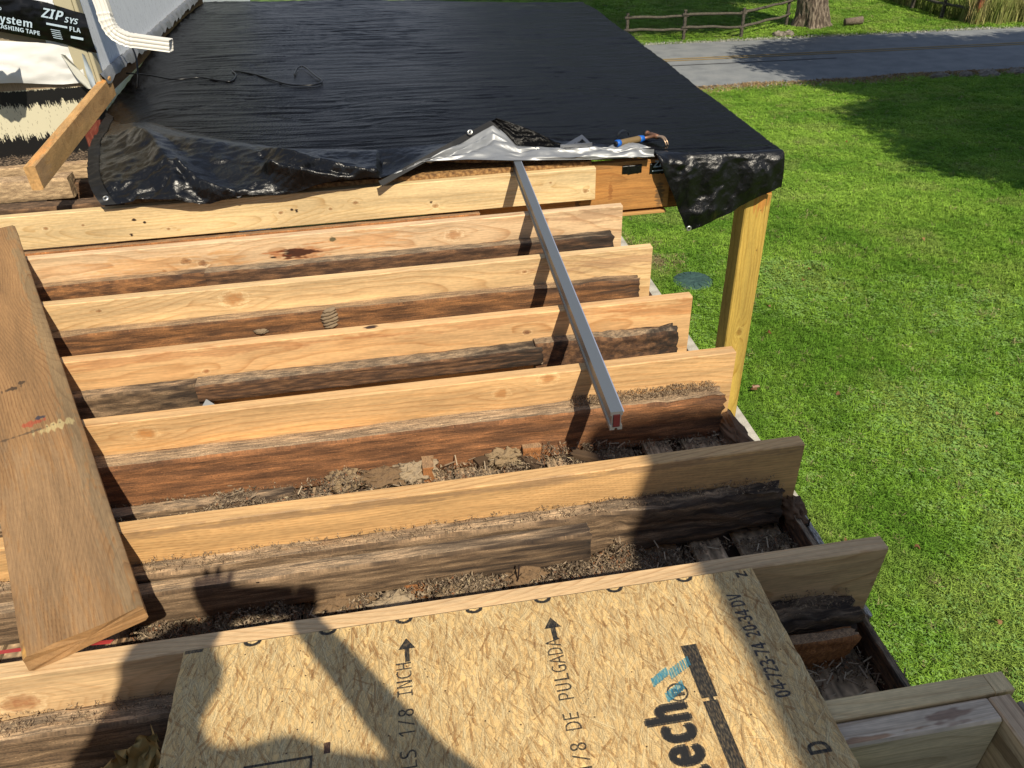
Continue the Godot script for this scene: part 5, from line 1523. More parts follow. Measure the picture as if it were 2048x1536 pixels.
	for j in 14:
		for i in 20:
			var a: float = i / 19.0; var b: float = j / 13.0
			var wdt: float = sin(a * PI) * 0.085
			fp.append(Vector3(0.03 + a * 0.24, 0.052 + sin(b * PI) * 0.020 * sin(a * PI) + n3.get_noise_2d(a * 6, b * 6) * 0.004, -1.655 - b * wdt))
			fu.append(Vector2(a, b))
	part("silver_fold", sheet(fp, 20, 14, fu, Vector3.UP), silver, t)
	# grommets
	var brass := mat(Color(0.80, 0.79, 0.75), 0.3, 0.9)
	for g in [[Vector3(-2.15, 0.052, -1.575), Vector3(0, 0.8, 0.6)], [Vector3(-1.602, 0.028, -1.548), Vector3(0.0, 0.8, 0.6)], [Vector3(-0.57, 0.170, -1.715), Vector3(-0.2, 0.6, 0.75)], [Vector3(0.452, -0.322, -1.540), Vector3(0, 0.1, 1)], [Vector3(-0.27, 0.085, -1.655), Vector3(0.1, 0.5, 0.8)]]:
		var n: Vector3 = (g[1] as Vector3).normalized()
		var u := n.cross(Vector3(0.31, 0.2, 0.9)).normalized()
		var st := begin(1)
		lathe(st, [Vector2(0.0055, 0.002), Vector2(0.007, 0.0035), Vector2(0.0115, 0.003), Vector2(0.0135, 0.0)], 20)
		lathe(st, [Vector2(0.0055, 0.002), Vector2(0.0055, -0.003)], 20)
		part("grommet", done(st), brass, t, Transform3D(Basis(u, n, u.cross(n)), g[0]))

func make_tools() -> void:
	# hammer
	var A := Vector3(0.106, 0.078, -1.672)
	var B := Vector3(0.335, 0.058, -1.80)
	var d := (B - A).normalized()
	var h := thing("hammer", "claw hammer with a blue and tan grip lying on the tarp", "hammer", A)
	var blue := mat(Color(0.05, 0.36, 0.72), 0.5)
	var steel := mat(Color(0.52, 0.38, 0.30), 0.5, 0.6)
	var tan := mat(Color(0.45, 0.37, 0.24), 0.75)
	part("pommel", tube_mesh([Vector3.ZERO, d * 0.012, d * 0.022], 0.017, 12, 0.016), blue, h)
	part("butt", tube_mesh([d * -0.006, d * 0.0], 0.012, 10), mat(Color(0.06, 0.06, 0.06), 0.6), h)
	part("grip", tube_mesh([d * 0.022, d * 0.06, d * 0.10, d * 0.135, d * 0.15], 0.0145, 12, 0.0165), tan, h)
	part("collar", tube_mesh([d * 0.15, d * 0.165, d * 0.18], 0.0175, 12, 0.014), blue, h)
	part("shaft", tube_mesh([d * 0.18, d * 0.22, d * 0.262], 0.0085, 10, 0.0075), steel, h)
	var c := d * 0.262
	var side := Vector3(-d.z, 0, d.x).normalized()
	if side.z > 0: side = -side
	# the head lies across the handle: poll away from the photographer, claw towards
	var hd := begin(1)
	tube(hd, [c + side * 0.055, c + side * 0.046], 0.0145, 12)
	tube(hd, [c + side * 0.046, c + side * 0.030], 0.010, 12, 0.009)
	tube(hd, [c + side * 0.030, c + side * 0.0, c - side * 0.02], 0.0135, 10, 0.012)
	part("head", done(hd), steel, h)
	var claw := mat(Color(0.70, 0.60, 0.50), 0.35, 0.7)
	for s in [-1.0, 1.0]:
		part("claw", tube_mesh(curve([c - side * 0.015 + d * 0.004 * s, c - side * 0.045 + d * (0.004 + 0.006 * s) + Vector3(0, 0.004, 0), c - side * 0.07 + d * 0.007 * s + Vector3(0, -0.008, 0), c - side * 0.082 + d * 0.007 * s + Vector3(0, -0.026, 0)], 4), 0.0075, 8, 0.0028), claw, h)
	# speed square
	var q := thing("speed_square", "grey metal triangle square with cut-out slots lying on the tarp", "square", Vector3(-0.07, 0.078, -1.735))
	var o := PackedVector2Array([Vector2(-0.085, 0.035), Vector2(0.062, 0.042), Vector2(0.052, -0.105)])
	var inner := PackedVector2Array([Vector2(0.0, 0.018), Vector2(0.042, 0.021), Vector2(0.038, -0.045)])
	var sm := mat(Color(0.42, 0.43, 0.45), 0.4, 0.7)
	var s2 := begin()
	var lay := Transform3D(Basis(Vector3(1, 0, 0), Vector3(0, 0, 1), Vector3(0, -1, 0)), Vector3.ZERO)
	for i in 3:
		var a := o[i]; var b := o[(i + 1) % 3]; var c1 := inner[(i + 1) % 3]; var d1 := inner[i]
		extrude(s2, PackedVector2Array([a, b, c1, d1]), 0.0035, lay)
	part("plate", done(s2), sm, q, Transform3D(Basis(Vector3(0, 0, 1), 0.05), Vector3.ZERO))
	var s3 := begin()
	box(s3, Vector3(-0.010, 0.0, 0.041), Vector3(0.150, 0.016, 0.006), Basis(Vector3.UP, -0.05))
	part("fence", done(s3), mat(Color(0.52, 0.53, 0.55), 0.4, 0.7), q)
	for k in 3:
		part("slot", box_mesh(Vector3(-0.03 + k * 0.02, 0.0022, 0.028 - k * 0.014), Vector3(0.014, 0.001, 0.003), Basis(Vector3.UP, 0.78)), mat(Color(0.08, 0.08, 0.08), 0.7), q)
	# black curled strap
	var st := PackedVector3Array(); var su := PackedVector2Array()
	for i in 22:
		var a: float = PI * (0.05 + 0.9 * i / 21.0)
		for s in 3:
			st.append(Vector3(-cos(a) * 0.03, sin(a) * 0.032, -0.012 + s * 0.012 + cos(a) * 0.008)); su.append(Vector2(i / 21.0, s / 2.0))
	solo("strap_loop", sheet(st, 3, 22, su, Vector3.UP), mat(Color(0.02, 0.02, 0.02), 0.4), "small black looped strap standing on the tarp behind the hammer's grip", "strap", Vector3(0.185, 0.055, -1.835))
	# cable on the tarp and the wire from the wall
	var cab := mat(Color(0.015, 0.015, 0.018), 0.35)
	var cp: Array = []
	for v in [Vector2(-2.44, -3.34), Vector2(-2.3, -3.28), Vector2(-2.13, -3.15), Vector2(-2.0, -3.19), Vector2(-1.9, -3.13), Vector2(-1.81, -3.10), Vector2(-1.80, -3.25), Vector2(-1.83, -3.36), Vector2(-1.69, -3.26), Vector2(-1.58, -3.12), Vector2(-1.47, -3.0), Vector2(-1.35, -2.98), Vector2(-1.29, -3.05), Vector2(-1.34, -3.2), Vector2(-1.41, -3.42), Vector2(-1.45, -3.41), Vector2(-1.46, -3.22)]:
		cp.append(Vector3(v.x, roof_y(v.x) + 0.010 + na.get_noise_2d(v.x * 3, v.y * 3) * 0.006, v.y))
	solo("cable", tube_mesh(curve(cp, 5), 0.0045, 7), cab, "thin black cable looping across the tarp", "cable")
	solo("wire", tube_mesh(curve([Vector3(-2.495, 0.60, -3.42), Vector3(-2.44, 0.53, -3.3), Vector3(-2.33, 0.44, -3.12), Vector3(-2.26, 0.36, -2.98), Vector3(-2.25, 0.28, -2.9), Vector3(-2.27, 0.20, -2.88)], 6), 0.005, 7), cab, "black wire hanging from the siding behind the white downspout", "wire")
	# tape patches on the header
	var tape := mat(Color(0.03, 0.03, 0.034), 0.35)
	var patch := func(x0: float, x1: float, y0: float, y1: float, sd: int) -> ArrayMesh:
		var pp := PackedVector3Array(); var uu := PackedVector2Array()
		var nn := noise(sd, 30.0, 2)
		for j in 8:
			for i in 16:
				var a: float = i / 15.0; var b: float = j / 7.0
				pp.append(Vector3(lerpf(x0, x1, a), lerpf(y1, y0, b) + (nn.get_noise_1d(a * 2.0) * 0.006 if j == 7 else 0.0), -1.6275 + absf(nn.get_noise_2d(a, b)) * 0.004 - (0.03 if j == 0 else 0.0)))
				uu.append(Vector2(a, b))
		return sheet(pp, 16, 8, uu, Vector3(0, 0, 1))
	solo("black_tape", patch.call(0.128, 0.222, -0.055, -0.008, 650), tape, "crumpled black tape patch on the orange header beam", "tape")
	var zt := thing("flashing_tape", "black tape end with white lettering on the orange header beam, beside the tarp flap", "tape", Vector3.ZERO)
	part("strip", patch.call(0.262, 0.362, -0.066, -0.006, 651), tape, zt)
	var prt := mat(Color(0.62, 0.70, 0.76), 0.5)
	part("lettering", letters("ZIP", 0.045, "Droid Sans", 700), prt, zt, Transform3D(Basis(Vector3.RIGHT, Vector3(0.25, 1, 0), Vector3.BACK), Vector3(0.272, -0.044, -1.6215)))
	part("underline", box_mesh(Vector3(0.31, -0.049, -1.6215), Vector3(0.075, 0.005, 0.0006)), prt, zt)

func letters(s: String, size: float, font: String, weight: int) -> ArrayMesh:
	var t := text_tris(s, font, weight, size)
	var st := begin()
	for k in range(0, t.size() - 2, 3):
		tri(st, Vector3(t[k].x, t[k].y, 0), Vector3(t[k + 1].x, t[k + 1].y, 0), Vector3(t[k + 2].x, t[k + 2].y, 0), Vector3.BACK)
	return done(st)

func make_house() -> void:
	# main wall: one face towards the photographer (z = -3), one towards the tarp (x = -2.5)
	var paint := mat(Color.WHITE, 0.6)
	var sw := 256
	var buf := PackedByteArray(); buf.resize(sw * sw * 3)
	var nn := noise(700, 1.0, 3)
	for y in sw:
		for x in sw:
			var g: float = 1.0 + nn.get_noise_2d(x * 0.55, y * 0.02) * 0.12
			var c := Color(0.92, 0.94, 0.96)
			if nn.get_noise_2d(x * 0.35 + 90, y * 0.03) > 0.62: c = Color(0.5, 0.5, 0.5)
			var i := (y * sw + x) * 3
			buf[i] = clampi(int(c.r * g * 255), 0, 255); buf[i + 1] = clampi(int(c.g * g * 255), 0, 255); buf[i + 2] = clampi(int(c.b * g * 255), 0, 255)
	paint.albedo_texture = image_tex(buf, sw, sw)
	paint.uv1_triplanar = true
	paint.uv1_scale = Vector3.ONE * 1.6
	var hw := thing("house_wall", "white painted house wall with dark tar smears at the upper left", "house wall", Vector3(-2.5, -2.5, -3.0))
	part("side_siding", box_mesh(Vector3(-0.1, 2.9, -3.2), Vector3(0.196, 5.8, 6.4)), paint, hw)
	part("front_sheathing", box_mesh(Vector3(-1.9, 2.9, -0.2), Vector3(3.5, 5.8, 0.38)), mat(Color(0.62, 0.57, 0.48), 0.9), hw)
	var cb := mat(Color(0.70, 0.67, 0.56), 0.8)
	part("corner_board", board(1.2, 0.09, 0.02, 0.003, 0.002, 711, 20), cb, hw, Transform3D(Basis(Vector3(0, 1, 0), Vector3(1, 0, 0), Vector3(0, 0, -1)), Vector3(0.0, 2.72, 0.003)))
	part("corner_board", board(1.2, 0.07, 0.02, 0.003, 0.002, 712, 20), cb, hw, Transform3D(Basis(Vector3(0, 1, 0), Vector3(0, 0, 1), Vector3(1, 0, 0)), Vector3(0.022, 2.72, 0.0225)))
	# painted panel smeared with roofing tar: rows cover y 0.28 .. -0.26
	var w := 400
	var h := 280
	var b2 := PackedByteArray(); b2.resize(w * h * 3)
	var n1 := noise(701, 1.0, 3)
	for y in h:
		for x in w:
			var Y: float = 0.28 - 0.54 * y / h
			var X: float = -3.4 + 0.9 * x / w
			var streak: float = n1.get_noise_2d(x * 0.9, y * 0.03)
			var rag: float = n1.get_noise_2d(x * 0.16, 5.0) * 0.02 + streak * 0.030 + n1.get_noise_2d(x * 0.05, 40.0) * 0.02
			var c := Color(0.83, 0.80, 0.69)
			if streak > 0.52: c = c.lerp(Color(0.35, 0.31, 0.25), 0.5)
			if Y > 0.205: c = Color(0.60, 0.52, 0.42).lerp(Color(0.42, 0.34, 0.26), clampf(streak, 0, 1))
			elif Y + rag > 0.125 and Y + rag * 0.3 < 0.203: c = Color(0.025, 0.022, 0.02)
			elif Y + rag * 1.2 < -0.045 and Y + rag * 0.5 > -0.15: c = Color(0.03, 0.026, 0.024)
			elif Y < -0.14: c = Color(0.55, 0.48, 0.40).lerp(Color(0.10, 0.08, 0.07), clampf(0.5 + n1.get_noise_2d(x * 0.1, y * 0.3) * 1.6, 0, 1))
			if X > -2.60 - rag and Y < 0.12 and Y > -0.15: c = Color(0.03, 0.026, 0.024)
			if X > -2.66 and Y < 0.02 and Y > -0.215: c = Color(0.40, 0.17, 0.12).lerp(Color(0.56, 0.36, 0.28), clampf(streak * 1.5, 0, 1))
			var i := (y * w + x) * 3
			b2[i] = clampi(int(c.r * 255), 0, 255); b2[i + 1] = clampi(int(c.g * 255), 0, 255); b2[i + 2] = clampi(int(c.b * 255), 0, 255)
	var tm := mat(Color.WHITE, 0.6, 0.0, image_tex(b2, w, h))
	var pp := PackedVector3Array(); var uu := PackedVector2Array()
	for j in 10:
		for i in 12:
			pp.append(Vector3(-0.9 + 0.9 * i / 11.0, 2.78 - 0.54 * j / 9.0, 0.006)); uu.append(Vector2(i / 11.0, j / 9.0))
	part("tarred_panel", sheet(pp, 12, 10, uu, Vector3(0, 0, 1)), tm, hw)
	# bulging white membrane above it
	var wp := PackedVector3Array(); var wu := PackedVector2Array()
	for j in 18:
		for i in 30:
			var a: float = i / 29.0; var b: float = j / 17.0
			wp.append(Vector3(-0.95 + a * 0.90, lerpf(3.02 - a * 0.10, 2.755 - 0.02 * a - 0.012 * sin(a * 9.0), b), 0.012 + sin(b * PI * 0.62) * 0.05 * (0.6 + 0.4 * sin(a * 5.0)) + n1.get_noise_2d(a * 5.0, b * 3.0) * 0.008))
			wu.append(Vector2(a, b))
	var mem := solo("white_membrane", sheet(wp, 30, 18, wu, Vector3(0, 0, 1)), mat(Color(0.86, 0.86, 0.85), 0.55), "white membrane sheet bulging from the wall under the black tape", "membrane", Vector3(-2.5, -2.5, -3.0))
	# lettered flashing tape
	var ft := thing("flashing_tape", "wide black flashing tape with white lettering across the white house wall", "tape", Vector3(-2.85, 0.60, -2.972))
	var tp := PackedVector3Array(); var tu := PackedVector2Array()
	var slope := -0.255
	for j in 14:
		for i in 40:
			var a: float = lerpf(-0.55, 0.40, i / 39.0); var b: float = j / 13.0
			tp.append(Vector3(a, a * slope + lerpf(0.092, -0.105, b) - 0.02 * smoothstep(0.2, 0.4, a), 0.012 * sin(b * PI) + n1.get_noise_2d(a * 14.0, b * 5.0 + a * 8.0) * 0.007)); tu.append(Vector2(a, b))
	part("strip", sheet(tp, 40, 14, tu, Vector3(0, 0, 1)), mat(Color(0.016, 0.016, 0.018), 0.28), ft)
	var ink := mat(Color(0.72, 0.80, 0.86), 0.5)
	var rb := Basis(Vector3(0, 0, 1), atan(slope))
	var put := func(s: String, size: float, x: float, y: float, italic: float) -> void:
		part("lettering", letters(s, size, "Droid Sans", 700), ink, ft, Transform3D(rb * Basis(Vector3.RIGHT, Vector3(italic, 1, 0), Vector3.BACK), Vector3(x, x * slope + y, 0.021)))
	put.call("ZIP", 0.066, 0.175, 0.000, 0.35)
	put.call("SYS", 0.040, 0.285, 0.002, 0.3)
	put.call("FLA", 0.032, 0.300, -0.036, 0.0)
	put.call("system", 0.052, -0.050, -0.062, 0.1)
	put.call("FLASHING TAPE", 0.029, -0.060, -0.088, 0.0)
	put.call("OR AIR USE", 0.020, -0.10, 0.030, 0.0)
	put.call("RODILLO", 0.020, -0.075, 0.008, 0.0)
	for k in 5:
		part("fine_print", box_mesh(rb * Vector3(0.0, 0, 0), Vector3(0.045, 0.003, 0.0005), rb), ink, ft, Transform3D(Basis.IDENTITY, Vector3(0.235, 0.235 * slope - 0.038 - k * 0.010, 0.021)))
	part("fine_print", box_mesh(Vector3.ZERO, Vector3(0.06, 0.012, 0.0005), rb), ink, ft, Transform3D(Basis.IDENTITY, Vector3(0.33, 0.33 * slope - 0.058, 0.021)))
	part("fine_print", box_mesh(Vector3.ZERO, Vector3(0.10, 0.010, 0.0005), rb), ink, ft, Transform3D(Basis.IDENTITY, Vector3(0.25, 0.25 * slope - 0.012, 0.021)))
	# weathered plates below the panel, in front of the wall
	var plate := mat(Color.WHITE, 0.9, 0.0, weathered_tex(720, Color(0.60, 0.50, 0.38), Color(0.76, 0.65, 0.50), Color(0.22, 0.17, 0.13), Color(0.55, 0.45, 0.35), Color(0.70, 0.60, 0.47), 1.3))
	var plate2 := mat(Color.WHITE, 0.9, 0.0, weathered_tex(721, Color(0.30, 0.22, 0.16), Color(0.46, 0.35, 0.25), Color(0.12, 0.09, 0.07), Color(0.30, 0.23, 0.17), Color(0.42, 0.33, 0.25), 0.8))
	solo("wall_plate", board(1.1, 0.09, 0.06, 0.004, 0.003, 730, 40), plate, "beige wall plate at the foot of the tarred panel", "wall plate", Vector3(-3.6, -0.188, -2.90), "old wall plates by the house corner")
	solo("wall_plate", board(0.95, 0.11, 0.10, 0.005, 0.0019, 731, 40), plate, "tan cut-off plate whose square end shows beside the ledger's tip", "wall plate", Vector3(-3.56, -0.115, -2.42), "old wall plates by the house corner")
	solo("wall_plate", board(1.45, 0.12, 0.09, 0.005, 0.004, 732, 50), plate2, "dark stained plate just behind the pale board at the left", "wall plate", Vector3(-3.56, -0.155, -2.12), "old wall plates by the house corner")
	solo("wall_plate", board(1.0, 0.14, 0.05, 0.005, 0.003, 733, 40), plate2, "dark plate running under the tarp's left corner", "wall plate", Vector3(-2.78, -0.17, -2.50), "old wall plates by the house corner")
	solo("subfloor", box_mesh(Vector3(-2.7, -0.34, -2.35), Vector3(1.9, 0.02, 1.3)), mat(Color(0.2, 0.15, 0.11), 0.95), "dark boards below the old wall plates", "boards")
	# downspout elbow
	var ds := thing("downspout", "white ribbed downspout elbow lying out over the tarp's edge", "downspout", Vector3(-2.31, 0.50, -2.80))
	var path := curve([Vector3(-0.055, 0.62, -0.10), Vector3(-0.035, 0.36, -0.07), Vector3(0.0, 0.14, -0.03), Vector3(0.008, 0.055, -0.01), Vector3(0.03, 0.0, 0.0), Vector3(0.085, -0.035, 0.01), Vector3(0.15, -0.048, 0.02), Vector3(0.30, -0.075, 0.03)], 7)
	var st := begin()
	var prof: Array = []
	var pw := 0.039; var ph := 0.030
	for e in 4:
		for k in 9:
			var f: float = k / 9.0
			var rib: float = 0.0035 if (k % 3 == 2) else 0.0
			match e:
				0: prof.append(Vector2(lerpf(-pw, pw, f), ph - rib))
				1: prof.append(Vector2(pw - rib, lerpf(ph, -ph, f)))
				2: prof.append(Vector2(lerpf(pw, -pw, f), -ph + rib))
				3: prof.append(Vector2(-pw + rib, lerpf(-ph, ph, f)))
	var prev: Array = []
	for i in path.size():
		var a: Vector3 = path[maxi(i - 1, 0)]
		var b: Vector3 = path[mini(i + 1, path.size() - 1)]
		var d := (b - a).normalized()
		var s := Vector3(0.1, 0.05, 1.0)
		s = (s - d * s.dot(d)).normalized()
		var u := s.cross(d).normalized()
		var bend: bool = i > 17 and i < 40
		var sc: float = 1.0 + (0.07 if (bend and i % 3 == 0) else 0.0)
		var cur: Array = []
		for q in prof: cur.append((path[i] as Vector3) + (s * q.x + u * q.y) * sc)
		if i > 0:
			for k in prof.size():
				var k2: int = (k + 1) % prof.size()
				quad(st, prev[k], prev[k2], cur[k2], cur[k], (cur[k] as Vector3) - (path[i] as Vector3))
		if i == path.size() - 1:
			for k in prof.size(): tri(st, (path[i] as Vector3) - d * 0.04, cur[k], cur[(k + 1) % prof.size()], d)
		prev = cur
	var wm := mat(Color(0.84, 0.83, 0.80), 0.4)
	part("pipe", done(st), wm, ds)
	part("screw", tube_mesh([Vector3(-0.02, 0.24, -0.012), Vector3(-0.018, 0.24, -0.006)], 0.006, 8), mat(Color(0.5, 0.5, 0.5), 0.4, 0.7), ds)
	# crumpled grey membrane strip riding on the ledger
	var gp := PackedVector3Array(); var gu := PackedVector2Array()
	for i in 150:
		var z: float = lerpf(-3.0, -6.2, i / 149.0)
		var wv: float = absf(sin(z * 6.5 + nn.get_noise_1d(z * 2.0) * 4.0))
		for s in 9:
			var f: float = s / 8.0
			gp.append(Vector3(-2.50 + f * 0.050 + wv * 0.010 * f, 0.245 + 0.025 * sin(f * PI) + (wv * 0.028 - 0.018) * f - f * f * 0.03 + nn.get_noise_2d(z * 9.0, f * 3.0) * 0.008, z + (0.02 * f)))
			gu.append(Vector2(f, z))
	solo("membrane_strip", sheet(gp, 9, 150, gu, Vector3.UP), mat(Color(0.40, 0.41, 0.42), 0.32), "crumpled grey membrane strip along the top of the ledger", "membrane")
	# torn flashing at the corner and a grey flap at the far left
	for i in 2:
		var fp := PackedVector3Array(); var fu := PackedVector2Array()
		for j in 10:
			for k in 4:
				fp.append(Vector3(-0.02 + k * 0.011 - j * 0.009 * (1 - i), j * 0.020, 0.015 * sin(j * 0.5 + k) + 0.01 * k * i)); fu.append(Vector2(k, j) * 0.1)
		solo("torn_flashing", sheet(fp, 4, 10, fu, Vector3(0, 0, 1)), mat([Color(0.72, 0.72, 0.68), Color(0.60, 0.64, 0.67)][i], 0.4), ["bent pale strip of torn flashing at the house corner", "grey-blue curl of torn flashing above the ledger"][i], "flashing", Vector3(-2.535 + i * 0.03, 0.20, -2.955 + i * 0.01))
	var gf := PackedVector3Array(); var gu2 := PackedVector2Array()
	for j in 12:
		for k in 8:
			gf.append(Vector3(k * 0.02 - 0.14 - 0.06 * pow(j / 11.0, 2), j * -0.02, 0.05 * sin(k * 0.4) + nn.get_noise_2d(k * 0.6, j * 0.6) * 0.02)); gu2.append(Vector2(k, j) * 0.1)
	solo("grey_flap", sheet(gf, 8, 12, gu2, Vector3(0, 0, 1)), mat(Color(0.30, 0.30, 0.30), 0.5), "grey membrane flap at the left edge of the house wall", "membrane", Vector3(-2.775, 0.66, -2.68))
	# brick chimney behind and right of the photographer; only its shadow is in view
	var ch := thing("chimney", "square brick chimney rising behind the photographer, shading the joist ends", "chimney", Vector3(1.05, -2.5, 3.90))
	var br := mat(Color.WHITE, 0.9, 0.0, patchy_tex(128, [Color(0.34, 0.16, 0.11), Color(0.48, 0.24, 0.17), Color(0.56, 0.33, 0.25)], 0.06, 735, 0.15))
	br.uv1_triplanar = true
	var cs := begin()
	box(cs, Vector3(0, 2.85, 0), Vector3(1.18, 5.70, 1.5))
	part("stack", done(cs), br, ch)
	part("cap", chamfer_box(Vector3(1.21, 0.1, 1.53), 0.03), mat(Color(0.5, 0.48, 0.45), 0.9), ch, Transform3D(Basis(Vector3.UP, 0.0), Vector3(0, 5.70, 0)))

# ---------------------------------------------------------------- the photographer (behind the lens; the shadow falls into view)
# Surface nets over tapered capsules joined by a smooth minimum. bones: [a, b, ra, rb, colour]
func flesh(st: SurfaceTool, bones: Array, cell: float, k: float) -> void:
	var lo := Vector3.ONE * 1e9
	var hi := Vector3.ONE * -1e9
	for b in bones:
		for e in 2:
			var r: float = b[2 + e] + cell * 3.0
			lo = lo.min((b[e] as Vector3) - Vector3.ONE * r)
			hi = hi.max((b[e] as Vector3) + Vector3.ONE * r)
	var n := Vector3i(((hi - lo) / cell).ceil()) + Vector3i.ONE
	var f := PackedFloat32Array(); f.resize(n.x * n.y * n.z); f.fill(1.0)
	var near := PackedByteArray(); near.resize(f.size())
	var best := PackedFloat32Array(); best.resize(f.size()); best.fill(1.0)
	for bi in bones.size():
		var b: Array = bones[bi]
		var A: Vector3 = b[0]; var B: Vector3 = b[1]
		var ra: float = b[2]; var rb: float = b[3]
		var m: float = maxf(ra, rb) + cell * 2.5 + k
		var l := Vector3i(((A.min(B) - Vector3.ONE * m - lo) / cell).floor()).clamp(Vector3i.ZERO, n - Vector3i.ONE)
		var h := Vector3i(((A.max(B) + Vector3.ONE * m - lo) / cell).ceil()).clamp(Vector3i.ZERO, n - Vector3i.ONE)
		var AB := B - A
		var den: float = maxf(AB.length_squared(), 1e-8)
		for z in range(l.z, h.z + 1):
			for y in range(l.y, h.y + 1):
				for x in range(l.x, h.x + 1):
					var p := lo + Vector3(x, y, z) * cell
					var t: float = clampf((p - A).dot(AB) / den, 0.0, 1.0)
					var d: float = (p - A - AB * t).length() - lerpf(ra, rb, t)
					var i: int = (z * n.y + y) * n.x + x
					if d < best[i]:
						best[i] = d
						near[i] = bi
					var q: float = maxf(k - absf(f[i] - d), 0.0) / k
					f[i] = minf(f[i], d) - q * q * k * 0.25
	var vert := {}
	var step := [1, n.x, n.x * n.y]
	var corner := [0, 1, n.x, n.x + 1, n.x * n.y, n.x * n.y + 1, n.x * n.y + n.x, n.x * n.y + n.x + 1]
	for z in n.z - 1:
		for y in n.y - 1:
			var row: int = (z * n.y + y) * n.x
			for x in n.x - 1:
				var i: int = row + x
				var any_in := false
				var any_out := false
				for c in corner:
					if f[i + c] < 0.0: any_in = true
					else: any_out = true
				if not (any_in and any_out): continue
				var s := Vector3.ZERO
				var cnt := 0
				for c in 8:
					for ax in 3:
						if c & (1 << ax): continue
						var fa: float = f[i + corner[c]]
						var fb: float = f[i + corner[c | (1 << ax)]]
						if (fa < 0.0) != (fb < 0.0):
							var v := Vector3(c & 1, (c >> 1) & 1, (c >> 2) & 1)
							v[ax] += fa / (fa - fb)
							s += v
							cnt += 1
				vert[i] = lo + (Vector3(x, y, z) + s / cnt) * cell
	for i in vert:
		for ax in 3:
			var j: int = i + step[ax]
			if j >= f.size() or (f[i] < 0.0) == (f[j] < 0.0): continue
			var a: int = step[(ax + 1) % 3]
			var b2: int = step[(ax + 2) % 3]
			if not (vert.has(i - a) and vert.has(i - b2) and vert.has(i - a - b2)): continue
			var nn := Vector3.ZERO
			nn[ax] = 1.0 if f[i] < 0.0 else -1.0
			var col: Color = bones[near[i]][4]
			st.set_color(col)
			quad(st, vert[i], vert[i - a], vert[i - a - b2], vert[i - b2], nn)

